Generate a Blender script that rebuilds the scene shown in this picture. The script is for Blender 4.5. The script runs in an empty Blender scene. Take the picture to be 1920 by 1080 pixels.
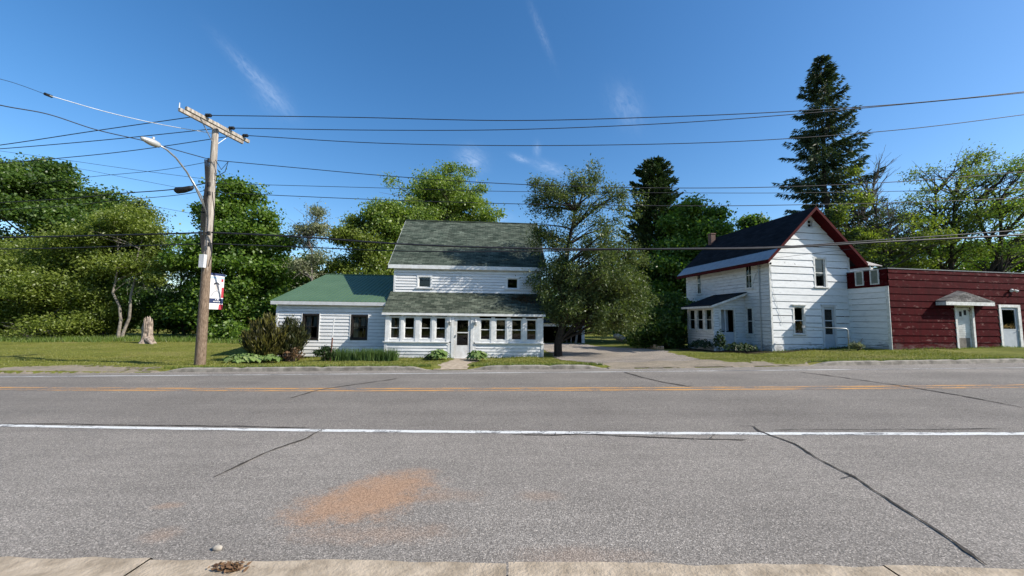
import bpy, bmesh, math, random
import numpy as np
from mathutils import Vector, Matrix

rng = np.random.default_rng(7)
random.seed(7)
COL = bpy.context.scene.collection
sc = bpy.context.scene
RAD = math.radians

# ------------------------------------------------------------------ camera
FPX = 721.0                       # focal length in photo pixels (1920 wide)
PITCH = math.atan(60 / FPX)
ROLL = RAD(0.7)
CAM = np.array([0, 0, 1.7])
_F = np.array([0, math.cos(PITCH), math.sin(PITCH)])
_U0 = np.array([0, -math.sin(PITCH), math.cos(PITCH)])
_X = np.array([1.0, 0, 0])
_R = math.cos(ROLL) * _X + math.sin(ROLL) * _U0
_U = -math.sin(ROLL) * _X + math.cos(ROLL) * _U0
cam = bpy.data.cameras.new("camera")
camo = bpy.data.objects.new("camera", cam)
COL.objects.link(camo)
m = Matrix.Identity(4)
for i in range(3):
    m[i][0], m[i][1], m[i][2], m[i][3] = _R[i], _U[i], -_F[i], CAM[i]
camo.matrix_world = m
cam.sensor_width = 36
cam.lens = FPX / 1920 * 36
cam.clip_start = 0.05
cam.clip_end = 3000
sc.camera = camo

# surveying helpers: read a direction in the photo and find where it meets the place
def ray(px, py):
    return _F + _R * (px - 960) / FPX + _U * (540 - py) / FPX
def at(px, py, D):
    d = ray(px, py)
    return CAM + d * (D / d[1])
def sstep(a, b, x):
    t = min(1, max(0, (x - a) / (b - a)))
    return t * t * (3 - 2 * t)
def tilt(x):
    return 0.02 * max(-60, min(60, x))
def kerb_y(x):                    # far edge of the road
    return 13.4 + (0.055 * (x - 4) if x > 4 else 0.0)
def kerbed(x):                    # stretches of the far side that have a raised kerb
    return not (-18.15 < x < -12.15 or -2.8 < x < -1.45 or 3.3 < x < 10.65)
def ground(x, y):
    e = y - kerb_y(x)
    kb = kerbed(x)
    if e < (0.2 if kb else -0.04):
        return tilt(x) - 0.03
    base = tilt(x) if x > -12 else -0.24 + 0.002 * (x + 12)
    mid = -0.12 - 0.05 * sstep(-6, 0, x)
    right = -0.07 + 0.17 * sstep(12.5, 18, x)
    m_ = mid + (right - mid) * sstep(5, 12, x)
    far = -0.75 if -14 < x < 14 else -0.75
    far = far + (m_ + 0.1 - far) * sstep(-13, -20, x)
    h = (0.1 if kb else .008 + .092 * sstep(0, 1.2, e)) + (m_ - 0.1) * sstep(0, 5, e)
    h += (far - m_) * sstep(7, 27, e)
    n = 0.02 * math.sin(x * 1.3 + y * .7) + 0.015 * math.sin(x * 3.1 - y * 2.3)
    return base + h + n * sstep(0.3, 2, e)
def gpt(px, py):
    d = ray(px, py)
    t = 1.0
    lo, hi = 1.0, 160.0
    s = lo
    prev = lo
    while s < hi:
        P = CAM + d * s
        if P[2] < (tilt(P[0]) if P[1] < kerb_y(P[0]) else ground(P[0], P[1])):
            lo, hi2 = prev, s
            for _ in range(24):
                mid = (lo + hi2) / 2
                P = CAM + d * mid
                if P[2] < (tilt(P[0]) if P[1] < kerb_y(P[0]) else ground(P[0], P[1])):
                    hi2 = mid
                else:
                    lo = mid
            return CAM + d * lo
        prev = s
        s += 0.4
    return CAM + d * hi

# ------------------------------------------------------------------ object helpers
def tag(o, label=None, cat=None, group=None, kind=None):
    if label: o["label"] = label
    if cat: o["category"] = cat
    if group: o["group"] = group
    if kind: o["kind"] = kind
    return o
def empty(name, loc, rz=0.0, label=None, cat=None, group=None):
    o = bpy.data.objects.new(name, None)
    COL.objects.link(o)
    o.location = loc
    o.rotation_euler = (0, 0, rz)
    o.empty_display_size = 0.2
    return tag(o, label, cat, group)

class MB:
    def __init__(s):
        s.v = []; s.f = []
    def add(s, vs, fs):
        b = len(s.v)
        s.v += [tuple(map(float, q)) for q in vs]
        s.f += [tuple(b + i for i in f) for f in fs]
        return s
    def poly(s, *pts):
        return s.add(pts, [tuple(range(len(pts)))])
    def box(s, x0, x1, y0, y1, z0, z1):
        vs = [(x, y, z) for z in (z0, z1) for y in (y0, y1) for x in (x0, x1)]
        return s.add(vs, [(0, 2, 3, 1), (4, 5, 7, 6), (0, 1, 5, 4), (2, 6, 7, 3), (0, 4, 6, 2), (1, 3, 7, 5)])
    def hexa(s, b, t):            # 4 bottom points, 4 top points
        return s.add(list(b) + list(t), [(3, 2, 1, 0), (4, 5, 6, 7), (0, 1, 5, 4), (1, 2, 6, 5), (2, 3, 7, 6), (3, 0, 4, 7)])
    def slab(s, pts, n):          # thick polygon, n = thickness vector
        k = len(pts); n = Vector(n)
        q = [Vector(p) + n for p in pts]
        fs = [tuple(range(k)), tuple(range(2 * k - 1, k - 1, -1))]
        fs += [(i, i + k, (i + 1) % k + k, (i + 1) % k) for i in range(k)]
        return s.add(list(pts) + [tuple(a) for a in q], fs)
    def tube(s, pts, rad, n=8, cap=True):
        pts = [Vector(p) for p in pts]
        if not hasattr(rad, '__len__'): rad = [rad] * len(pts)
        b = len(s.v)
        prev = None
        for i, p in enumerate(pts):
            d = (pts[min(i + 1, len(pts) - 1)] - pts[max(i - 1, 0)])
            if d.length < 1e-9: d = Vector((0, 0, 1))
            d.normalize()
            if prev is None:
                a = Vector((0, 0, 1)) if abs(d.z) < .9 else Vector((1, 0, 0))
                u = d.cross(a).normalized()
            else:
                u = (prev - d * prev.dot(d))
                u = u.normalized() if u.length > 1e-6 else d.orthogonal().normalized()
            prev = u
            w = d.cross(u)
            for k in range(n):
                an = 2 * math.pi * k / n
                q = p + (u * math.cos(an) + w * math.sin(an)) * rad[i]
                s.v.append((q.x, q.y, q.z))
        for i in range(len(pts) - 1):
            for k in range(n):
                k2 = (k + 1) % n
                s.f.append((b + i * n + k, b + i * n + k2, b + (i + 1) * n + k2, b + (i + 1) * n + k))
        if cap:
            s.f.append(tuple(b + k for k in range(n))[::-1])
            s.f.append(tuple(b + (len(pts) - 1) * n + k for k in range(n)))
        return s
    def blob(s, c, r, seed=0, amp=.2, nu=14, nv=9):   # lumpy ellipsoid
        q = random.Random(seed)
        ph = [(q.uniform(0, 6), q.uniform(0, 6), q.uniform(1, 3.5)) for _ in range(5)]
        b = len(s.v)
        for j in range(nv + 1):
            th = math.pi * j / nv
            for i in range(nu):
                an = 2 * math.pi * i / nu
                d = Vector((math.sin(th) * math.cos(an), math.sin(th) * math.sin(an), math.cos(th)))
                k = 1 + amp * sum(math.sin(f * (d.x * 2 + a) + d.z * 2 * f) * math.cos(f * d.y * 2 + c2) for a, c2, f in ph) / 2.5
                s.v.append((c[0] + r[0] * d.x * k, c[1] + r[1] * d.y * k, c[2] + r[2] * d.z * k))
        for j in range(nv):
            for i in range(nu):
                i2 = (i + 1) % nu
                s.f.append((b + j * nu + i, b + (j + 1) * nu + i, b + (j + 1) * nu + i2, b + j * nu + i2))
        return s
    def build(s, name, mat, parent=None, smooth=False, recalc=True):
        me = bpy.data.meshes.new(name)
        me.from_pydata(s.v, [], s.f)
        if recalc:
            bm = bmesh.new(); bm.from_mesh(me)
            bmesh.ops.recalc_face_normals(bm, faces=bm.faces)
            bm.to_mesh(me); bm.free()
        if smooth:
            me.polygons.foreach_set("use_smooth", [True] * len(me.polygons))
        me.materials.append(mat)
        o = bpy.data.objects.new(name, me)
        COL.objects.link(o)
        if parent: o.parent = parent
        return o

def np_mesh(name, V, k, mat, parent=None, loc=None):     # V: (n*k,3), faces of k consecutive verts
    n = len(V) // k
    me = bpy.data.meshes.new(name)
    me.vertices.add(len(V)); me.loops.add(len(V)); me.polygons.add(n)
    me.vertices.foreach_set("co", np.ascontiguousarray(V, dtype=np.float32).ravel())
    me.loops.foreach_set("vertex_index", np.arange(len(V), dtype=np.int32))
    me.polygons.foreach_set("loop_start", np.arange(0, len(V), k, dtype=np.int32))
    me.polygons.foreach_set("loop_total", np.full(n, k, dtype=np.int32))
    me.update(calc_edges=True)
    me.materials.append(mat)
    o = bpy.data.objects.new(name, me)
    COL.objects.link(o)
    if parent: o.parent = parent
    if loc is not None: o.location = loc
    return o

# ------------------------------------------------------------------ materials
class NT:
    def __init__(s, name):
        s.m = bpy.data.materials.new(name); s.m.use_nodes = True
        s.t = s.m.node_tree; s.n = s.t.nodes; s.l = s.t.links
        s.n.clear()
        s.out = s.n.new("ShaderNodeOutputMaterial")
        s._co = None
    def node(s, typ, **kw):
        o = s.n.new(typ)
        for k, v in kw.items(): setattr(o, k, v)
        return o
    def link(s, a, b): s.l.new(a, b)
    def co(s):
        if s._co is None: s._co = s.node("ShaderNodeTexCoord").outputs["Object"]
        return s._co
    def scaled(s, sc_, loc=(0, 0, 0)):
        mp = s.node("ShaderNodeMapping"); s.link(s.co(), mp.inputs[0])
        mp.inputs["Scale"].default_value = sc_; mp.inputs["Location"].default_value = loc
        return mp.outputs[0]
    def noise(s, scale, detail=4, rough=.6, vec=None, dist=0):
        o = s.node("ShaderNodeTexNoise")
        s.link(vec if vec is not None else s.co(), o.inputs["Vector"])
        o.inputs["Scale"].default_value = scale; o.inputs["Detail"].default_value = detail
        o.inputs["Roughness"].default_value = rough; o.inputs["Distortion"].default_value = dist
        return o.outputs[0]
    def ramp(s, fac, stops, interp='LINEAR'):
        o = s.node("ShaderNodeValToRGB"); s.link(fac, o.inputs[0])
        o.color_ramp.interpolation = interp
        e = o.color_ramp.elements
        while len(e) < len(stops): e.new(.5)
        for q, (p, c) in zip(e, stops):
            q.position = p
            q.color = (*c, 1) if hasattr(c, '__len__') else (c, c, c, 1)
        return o.outputs[0]
    def mix(s, fac, a, b, blend='MIX'):
        o = s.node("ShaderNodeMix", data_type='RGBA', blend_type=blend)
        if isinstance(fac, (int, float)): o.inputs[0].default_value = fac
        else: s.link(fac, o.inputs[0])
        for i, c in ((6, a), (7, b)):
            if isinstance(c, tuple): o.inputs[i].default_value = (*c[:3], 1)
            else: s.link(c, o.inputs[i])
        return o.outputs[2]
    def math(s, op, a, b=None, clamp=False):
        o = s.node("ShaderNodeMath", operation=op, use_clamp=clamp)
        for i, c in ((0, a), (1, b)):
            if c is None: continue
            if isinstance(c, (int, float)): o.inputs[i].default_value = c
            else: s.link(c, o.inputs[i])
        return o.outputs[0]
    def island(s):
        return s.node("ShaderNodeNewGeometry").outputs["Random Per Island"]
    def bump(s, h, strength=.3, dist=.02):
        o = s.node("ShaderNodeBump"); s.link(h, o.inputs["Height"])
        o.inputs["Strength"].default_value = strength; o.inputs["Distance"].default_value = dist
        return o.outputs[0]
    def finish(s, col, rough=.8, bump=None, metal=0, spec=.3):
        p = s.node("ShaderNodeBsdfPrincipled")
        if isinstance(col, tuple): p.inputs["Base Color"].default_value = (*col, 1)
        else: s.link(col, p.inputs["Base Color"])
        if isinstance(rough, (int, float)): p.inputs["Roughness"].default_value = rough
        else: s.link(rough, p.inputs["Roughness"])
        p.inputs["Metallic"].default_value = metal
        p.inputs["Specular IOR Level"].default_value = spec
        if bump is not None: s.link(bump, p.inputs["Normal"])
        s.link(p.outputs[0], s.out.inputs[0])
        return s.m

def simple(name, c1, c2=None, scale=6, rough=.75, bump=.15, metal=0, spec=.3, detail=5):
    t = NT(name)
    c2 = c2 or tuple(x * .8 for x in c1)
    n = t.noise(scale, detail)
    c = t.mix(t.ramp(n, [(.35, 0.0), (.65, 1.0)]), c1, c2)
    return t.finish(c, rough, t.bump(t.noise(scale * 6, 3), bump, .01), metal, spec)

def siding_mat(name, c, dirt, amount, streak=(2.2, 2.2, 9), peel=None, peel_lo=.62, spec=.25, low=0):
    t = NT(name)
    r = t.island()
    v = t.ramp(r, [(0, .93), (1, 1.0)])
    base = t.mix(1.0, c, v, 'MULTIPLY')
    n = t.noise(1.0, 6, .65, t.scaled(streak))
    col = t.mix(t.math('MULTIPLY', t.ramp(n, [(.45, 0.0), (.75, 1.0)]), amount), base, dirt)
    if peel:
        n2 = t.noise(1.0, 8, .7, t.scaled((3.0, 3.0, 5), (3, 1, 2)))
        n3 = t.noise(.6, 3, .5)
        k = t.math('MULTIPLY', t.ramp(n2, [(peel_lo, 0.0), (peel_lo + .05, 1.0)]), t.ramp(n3, [(.4, .2), (.6, 1.0)]))
        col = t.mix(k, col, peel)
    if low:                                      # flaked paint and splash dirt along the lowest boards
        sp = t.node("ShaderNodeSeparateXYZ"); t.link(t.co(), sp.inputs[0])
        n5 = t.math('ADD', t.math('MULTIPLY', sp.outputs[2], -.45), t.math('ADD', t.noise(1.0, 7, .7, t.scaled((1.6, 1.6, 7), (5, 2, 1))), 0))
        col = t.mix(t.math('MULTIPLY', t.ramp(n5, [(.36, 0.0), (.50, 1.0)]), low), col, (.20, .20, .185))
    g = t.noise(1.0, 3, .5, t.scaled((4, 4, 60)))
    return t.finish(col, .65, t.bump(g, .12, .01), 0, spec)

M = {}
M['siding'] = siding_mat("white_clapboard", (.76, .76, .75), (.42, .42, .40), .5, low=.35)
M['siding_worn'] = siding_mat("worn_white_siding", (.74, .75, .75), (.42, .44, .44), .5, peel=(.25, .24, .23), peel_lo=.62, low=.75)
M['siding_peel'] = siding_mat("peeling_white_siding", (.66, .67, .67), (.38, .38, .37), .7, peel=(.2, .19, .175), peel_lo=.60, low=.85)
M['siding_red'] = siding_mat("red_siding", (.056, .0022, .0042), (.022, .0018, .0025), .9, (5, 5, 1.2), peel=(.15, .075, .068), peel_lo=.57, spec=.04, low=.25)
M['trim'] = simple("white_trim", (.77, .77, .76), (.62, .62, .60), 5, .5)
M['trim_worn'] = simple("worn_trim", (.72, .72, .70), (.48, .48, .45), 7, .6)
M['trim_grey'] = simple("grey_fascia", (.60, .61, .62), (.5, .5, .5), 3, .5)
M['dark_frame'] = simple("dark_frame", (.025, .02, .018), (.015, .012, .01), 8, .5)
M['red_trim'] = simple("dark_red_trim", (.070, .004, .006), (.042, .003, .004), 6, .6, spec=.06)
M['door_white'] = simple("door_paint", (.76, .76, .74), (.55, .53, .50), 2.5, .45)
M['door_grey'] = simple("grey_door", (.44, .47, .51), (.36, .39, .42), 3, .45)
M['concrete'] = simple("concrete", (.47, .385, .285), (.28, .225, .16), 7, .9, .9, detail=8)
M['kerb'] = simple("kerb_stone", (.34, .31, .26), (.16, .145, .12), 4, .9, .5, detail=8)
M['stone'] = simple("stone", (.42, .38, .32), (.22, .2, .17), 5, .9, .6)
M['dark_stone'] = simple("foundation", (.10, .09, .08), (.05, .045, .04), 5, .9, .6)
M['metal'] = simple("galvanised_metal", (.46, .47, .48), (.34, .35, .36), 8, .4, .05, .6)
M['dull_metal'] = simple("dull_metal", (.20, .21, .22), (.13, .135, .14), 6, .6, .05, .2)
M['strip_metal'] = simple("strip_metal", (.34, .35, .37), (.26, .27, .29), 4, .5, .05, .3)
M['vent'] = simple("vent_metal", (.20, .23, .20), (.14, .165, .145), 9, .7, .05, .1)
M['lamp_metal'] = simple("lamp_metal", (.48, .48, .46), (.38, .38, .38), 8, .4, .05, .2)
M['black'] = simple("black_rubber", (.012, .012, .013), (.02, .02, .02), 8, .6)
M['wire'] = simple("wire", (.014, .015, .02), (.03, .03, .035), 3, .55)
M['wire_white'] = simple("pale_wire", (.72, .75, .78), (.5, .5, .5), 3, .4)
M['rust'] = simple("rusty_stake", (.16, .07, .05), (.08, .035, .03), 8, .8)
M['bark'] = simple("bark", (.085, .068, .052), (.035, .028, .022), 9, .95, .8)
M['bark_dark'] = simple("dark_bark", (.05, .04, .032), (.022, .018, .014), 9, .95, .8)
M['bark_pale'] = simple("pale_bark", (.27, .24, .20), (.12, .105, .09), 6, .9, .6)
M['bark_grey'] = simple("grey_twig", (.17, .15, .135), (.10, .09, .08), 6, .9, .5)
M['stump'] = simple("weathered_stump", (.42, .34, .28), (.10, .078, .062), 3.5, .95, 1.0)
M['curtain'] = simple("curtain_cloth", (.62, .61, .58), (.5, .5, .48), 4, .9)
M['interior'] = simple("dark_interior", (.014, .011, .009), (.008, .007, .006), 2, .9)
M['wood_plank'] = simple("old_plank", (.30, .27, .23), (.16, .14, .12), 5, .9)
M['orange'] = simple("rusty_orange_metal", (.42, .12, .04), (.25, .06, .02), 9, .7)

def glass_mat(name, clear=.55, tint=(.75, .8, .8)):
    t = NT(name)
    tr = t.node("ShaderNodeBsdfTransparent"); tr.inputs[0].default_value = (clear * tint[0], clear * tint[1], clear * tint[2], 1)
    gl = t.node("ShaderNodeBsdfGlossy"); gl.inputs["Roughness"].default_value = .03
    gl.inputs[0].default_value = (.85, .88, .9, 1)
    wob = t.bump(t.noise(1.6, 2), .06, .05)
    t.link(wob, gl.inputs["Normal"])
    ge = t.node("ShaderNodeNewGeometry")
    dp = t.node("ShaderNodeVectorMath", operation='DOT_PRODUCT'); t.link(ge.outputs["Incoming"], dp.inputs[0]); t.link(ge.outputs["Normal"], dp.inputs[1])
    k5 = t.math('POWER', t.math('SUBTRACT', 1.0, t.math('ABSOLUTE', dp.outputs["Value"])), 5)
    fac = t.math('ADD', t.math('MULTIPLY', k5, .95), .055)
    mx = t.node("ShaderNodeMixShader")
    t.link(fac, mx.inputs[0]); t.link(tr.outputs[0], mx.inputs[1]); t.link(gl.outputs[0], mx.inputs[2])
    t.link(mx.outputs[0], t.out.inputs[0])
    return t.m
M['glass'] = glass_mat("window_glass", .5)
M['screen'] = glass_mat("door_screen", .35)

def roof_mat(name, ca, cb, pitch, axis='x', bw=.32, rh=.15, mort=(.02, .022, .022), moss=None):
    t = NT(name)
    sep = t.node("ShaderNodeSeparateXYZ"); t.link(t.co(), sep.inputs[0])
    cmb = t.node("ShaderNodeCombineXYZ")
    t.link(sep.outputs[0 if axis == 'x' else 1], cmb.inputs[0])
    t.link(t.math('MULTIPLY', sep.outputs[2], 1 / math.sin(pitch)), cmb.inputs[1])
    br = t.node("ShaderNodeTexBrick"); t.link(cmb.outputs[0], br.inputs[0])
    br.inputs["Color1"].default_value = (*ca, 1); br.inputs["Color2"].default_value = (*cb, 1)
    br.inputs["Mortar"].default_value = (*mort, 1)
    br.inputs["Scale"].default_value = 1; br.inputs["Brick Width"].default_value = bw
    br.inputs["Row Height"].default_value = rh; br.inputs["Mortar Size"].default_value = .009
    br.inputs["Mortar Smooth"].default_value = .3; br.inputs["Bias"].default_value = 0
    n = t.noise(1.0, 6, .7, t.scaled((1.6, 1.6, 8)))
    c = t.mix(1.0, br.outputs[0], t.ramp(n, [(.32, .45), (.68, 1.45)]), 'MULTIPLY')
    if moss:
        c = t.mix(t.ramp(t.noise(1.5, 7, .7), [(.52, 0.0), (.72, .8)]), c, moss)
    nb = t.noise(45, 2)
    c = t.mix(.35, c, t.mix(1.0, c, t.ramp(nb, [(.3, .4), (.7, 1.6)]), 'MULTIPLY'))
    h = t.math('ADD', br.outputs[1], t.math('MULTIPLY', nb, -.4))
    b = t.node("ShaderNodeBump", invert=True); t.link(h, b.inputs["Height"])
    b.inputs["Strength"].default_value = .5; b.inputs["Distance"].default_value = .02
    return t.finish(c, .95, b.outputs[0], 0, .08)

def leaf_mat(name, cols, trans=.3, spec=.03):
    t = NT(name)
    k = len(cols)
    c = t.ramp(t.island(), [(i / (k - 1), q) for i, q in enumerate(cols)])
    # hue patches on the scale of a bough
    c = t.mix(.5, c, t.mix(1.0, c, t.ramp(t.noise(.55, 2), [(.35, (.72, .8, .7)), (.65, (1.3, 1.2, 1.0))]), 'MULTIPLY'))
    d = t.node("ShaderNodeBsdfDiffuse"); t.link(c, d.inputs[0])
    tr = t.node("ShaderNodeBsdfTranslucent")
    t.link(t.mix(1.0, c, (1.25, 1.35, .6), 'MULTIPLY'), tr.inputs[0])
    g = t.node("ShaderNodeBsdfGlossy"); g.inputs["Roughness"].default_value = .45
    m1 = t.node("ShaderNodeMixShader"); m1.inputs[0].default_value = trans
    t.link(d.outputs[0], m1.inputs[1]); t.link(tr.outputs[0], m1.inputs[2])
    m2 = t.node("ShaderNodeMixShader"); m2.inputs[0].default_value = spec
    t.link(m1.outputs[0], m2.inputs[1]); t.link(g.outputs[0], m2.inputs[2])
    t.link(m2.outputs[0], t.out.inputs[0])
    return t.m
L = {}
L['maple'] = leaf_mat("maple_leaf", [(.055, .115, .018), (.10, .18, .026), (.17, .26, .04)], .46)
L['maple_dark'] = leaf_mat("dark_maple_leaf", [(.038, .082, .018), (.072, .132, .024), (.12, .19, .036)], .45)
L['olive'] = leaf_mat("olive_leaf", [(.09, .13, .022), (.155, .20, .034), (.22, .275, .06)], .46)
L['yellow'] = leaf_mat("yellow_green_leaf", [(.105, .165, .028), (.16, .235, .045), (.24, .31, .075)], .46)
L['grey'] = leaf_mat("grey_green_leaf", [(.13, .15, .09), (.19, .21, .13), (.27, .29, .19)])
L['cedar'] = leaf_mat("cedar_spray", [(.056, .085, .026), (.095, .130, .042), (.155, .185, .07)], .38)
L['spruce'] = leaf_mat("spruce_needle", [(.026, .046, .022), (.044, .070, .032), (.075, .10, .046)], .15)
L['pine'] = leaf_mat("pine_needle", [(.020, .042, .016), (.036, .064, .022), (.058, .088, .034)], .15)
L['yew'] = leaf_mat("yew_needle", [(.018, .026, .01), (.035, .042, .014), (.06, .06, .02)], .12)
L['yew_gold'] = leaf_mat("golden_yew_needle", [(.022, .022, .012), (.065, .062, .016), (.16, .145, .03)], .15)
L['hosta'] = leaf_mat("hosta_leaf", [(.10, .17, .05), (.17, .25, .08), (.26, .32, .14)], .25)
L['iris'] = leaf_mat("iris_blade", [(.045, .085, .025), (.07, .13, .035), (.12, .18, .05)], .25)
L['grass'] = leaf_mat("grass_blade", [(.13, .15, .028), (.18, .195, .036), (.26, .245, .07)], .3)
L['tallgrass'] = leaf_mat("tall_grass_blade", [(.07, .12, .02), (.11, .17, .03), (.16, .20, .045)], .3)
L['weed'] = leaf_mat("weed_leaf", [(.018, .038, .014), (.03, .058, .018), (.05, .08, .026)], .2)
L['brown'] = leaf_mat("dry_leaf", [(.10, .055, .03), (.16, .09, .05), (.22, .14, .08)], .15)

# ground materials
def grass_mat():
    t = NT("lawn")
    a = t.ramp(t.noise(.35, 5, .6), [(.35, (.115, .13, .025)), (.5, (.16, .17, .035)), (.68, (.22, .20, .065))])
    b = t.ramp(t.noise(7, 5, .7), [(.3, .6), (.7, 1.35)])
    c = t.mix(1.0, a, b, 'MULTIPLY')
    return t.finish(c, .95, t.bump(t.noise(30, 4), .8, .05), 0, .1)
M['lawn'] = grass_mat()

def smask(t, px, py, rx, ry, ang=0.0, soft=(.55, 1.1), nz=.35):
    """mask of a stain lying on the road around the point seen at px,py; rx, ry in metres"""
    p = gpt(px, py)
    mp = t.node("ShaderNodeMapping"); mp.vector_type = 'TEXTURE'
    t.link(t.co(), mp.inputs[0])
    mp.inputs["Location"].default_value = tuple(p); mp.inputs["Rotation"].default_value = (0, 0, ang)
    mp.inputs["Scale"].default_value = (rx, ry, 50)
    ln = t.node("ShaderNodeVectorMath", operation='LENGTH'); t.link(mp.outputs[0], ln.inputs[0])
    v = t.math('ADD', ln.outputs["Value"], t.math('MULTIPLY', t.math('SUBTRACT', t.noise(2.2, 6, .7), .5), nz * 2.5))
    return t.ramp(v, [(soft[0] / 2, 1.0), (soft[1] / 2, 0.0)]) if False else t.ramp(t.math('MULTIPLY', v, .5), [(soft[0] / 2, 1.0), (soft[1] / 2, 0.0)])

def asphalt(name, base=.17, warm=(1.0, .905, .795), stains=True, lanes=True):
    t = NT(name)
    fine = t.noise(95, 2, .6)
    grit = t.node("ShaderNodeTexVoronoi"); t.link(t.co(), grit.inputs[0]); grit.inputs["Scale"].default_value = 120
    sepc = t.node("ShaderNodeSeparateColor"); t.link(grit.outputs["Color"], sepc.inputs[0])
    big = t.noise(.5, 5, .6)
    mid = t.noise(1.0, 4, .6, t.scaled((.5, 5, 1)))
    v = t.ramp(sepc.outputs[0], [(0, base * .50), (.5, base * .92), (.84, base * 1.22), (1, base * 1.9)])
    c = t.mix(1.0, v, t.ramp(fine, [(.3, .72), (.7, 1.28)]), 'MULTIPLY')
    c = t.mix(1.0, c, t.ramp(big, [(.3, .86), (.7, 1.12)]), 'MULTIPLY')
    c = t.mix(1.0, c, t.ramp(mid, [(.3, .93), (.7, 1.06)]), 'MULTIPLY')
    c = t.mix(1.0, c, warm, 'MULTIPLY')
    if lanes:                                   # travelled lanes are a newer, darker surface than the shoulder
        sep = t.node("ShaderNodeSeparateXYZ"); t.link(t.co(), sep.inputs[0])
        yy = t.math('ADD', sep.outputs[1], t.math('MULTIPLY', sep.outputs[0], .05))
        k = t.ramp(t.math('DIVIDE', yy, 20), [(.29, 1.0), (.303, .82), (.335, .86), (.36, .76), (.385, .85), (.42, .76), (.455, .84), (.49, .84), (.52, .76), (.55, .85), (.58, .77), (.62, .84), (.64, 1.0)])
        c = t.mix(1.0, c, k, 'MULTIPLY')
    if stains:
        sand = t.mix(t.noise(60, 3, .7), (.29, .175, .105), (.42, .275, .18))
        for (px, py, rx, ry, ang, soft, am) in [(655, 945, .36, .22, .1, (.4, 1.5), .9), (740, 910, .30, .24, .5, (.35, 1.5), .85),
                                         (810, 930, .30, .10, 0, (.1, 1.6), .35), (700, 925, .28, .22, .2, (.3, 1.5), .8), (300, 1003, .12, .09, 0, (.3, 1.3), .3),
                                         (318, 948, .10, .05, 0, (.3, 1.3), .4), (700, 1000, .5, .12, 0, (.1, 1.4), .35),
                                         (1080, 1045, .35, .10, 0, (.2, 1.5), .22), (1010, 930, .15, .08, 0, (.2, 1.5), .25)]:
            k = smask(t, px, py, rx * 1.55, ry * 1.65, ang, soft)
            gn = t.math('ADD', t.math('MULTIPLY', t.math('SUBTRACT', t.noise(60, 3, .8), .5), 1.3), t.math('MULTIPLY', t.math('SUBTRACT', t.noise(5, 6, .75), .5), 1.5))
            gr = t.math('MULTIPLY', t.ramp(k, [(0, 0.0), (.35, 1.0)]), t.ramp(t.math('ADD', k, gn), [(.25, 0.0), (.95, 1.0)]))
            c = t.mix(t.math('MULTIPLY', gr, am), c, t.mix(1.0, sand, t.ramp(sepc.outputs[0], [(0, .62), (.5, .97), (1, 1.35)]), 'MULTIPLY'))
    h = t.math('ADD', sepc.outputs[0], fine)
    return t.finish(c, .88, t.bump(h, .55, .012), 0, .25)
M['asphalt'] = asphalt("asphalt", .245)
M['drive'] = asphalt("gravel_drive", .27, (1.0, .87, .73), False, False)

def dirt_mat(name, a, b):
    t = NT(name)
    c = t.mix(t.ramp(t.noise(3, 7, .7), [(.35, 0.0), (.65, 1.0)]), a, b)
    c = t.mix(1.0, c, t.ramp(t.noise(40, 3), [(.3, .65), (.7, 1.35)]), 'MULTIPLY')
    return t.finish(c, .95, t.bump(t.noise(35, 4), .6, .03), 0, .1)
M['dirt'] = dirt_mat("dirt", (.30, .25, .19), (.20, .175, .13))
M['dark_ground'] = dirt_mat("dark_ground", (.06, .045, .03), (.03, .024, .018))

def paint_mat(name, c, lo, hi, sx=1.2):
    """worn road paint: bare asphalt grey shows where it has flaked"""
    t = NT(name)
    n = t.math('ADD', t.math('MULTIPLY', t.noise(1.0, 6, .7, t.scaled((sx, 6, 1))), .65), t.math('MULTIPLY', t.noise(28, 4, .7), .35))
    k = t.ramp(n, [(lo, 0.0), (hi, 1.0)])
    grit = t.ramp(t.noise(90, 2), [(.3, .09), (.7, .2)])
    col = t.mix(k, grit, t.mix(1.0, c, t.ramp(t.noise(50, 3), [(.3, .75), (.7, 1.1)]), 'MULTIPLY'))
    return t.finish(col, .7, t.bump(t.noise(80, 2), .4, .01), 0, .3)
M['paint_white'] = paint_mat("white_paint", (.70, .70, .67), .425, .475, 1.8)
M['paint_faded'] = paint_mat("faded_white_paint", (.62, .62, .60), .48, .52, .5)
M['paint_yellow'] = paint_mat("yellow_paint", (.60, .31, .09), .445, .535, .9)
M['tar'] = simple("tar", (.040, .035, .030), (.085, .076, .066), 14, .85, .3, 0, .1)

# ------------------------------------------------------------------ ground, road, markings
def structure(o): o["kind"] = "structure"; return o

xs = np.unique(np.concatenate([np.linspace(-220, -40, 19), np.linspace(-40, -20, 41), np.linspace(-20, 26, 116), np.linspace(26, 50, 49), np.linspace(50, 220, 18)]))
ys = np.unique(np.concatenate([np.linspace(-60, 2, 10), np.linspace(2, 13.2, 12), np.linspace(13.3, 14.8, 31), np.linspace(14.9, 24, 62), np.linspace(24, 50, 66), np.linspace(50, 300, 26)]))
g = MB()
nx, ny = len(xs), len(ys)
g.v = [(x, y, ground(x, y)) for y in ys for x in xs]
g.f = [(j * nx + i, j * nx + i + 1, (j + 1) * nx + i + 1, (j + 1) * nx + i) for j in range(ny - 1) for i in range(nx - 1)]
structure(g.build("ground", M['lawn'], recalc=False, smooth=True))

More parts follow.
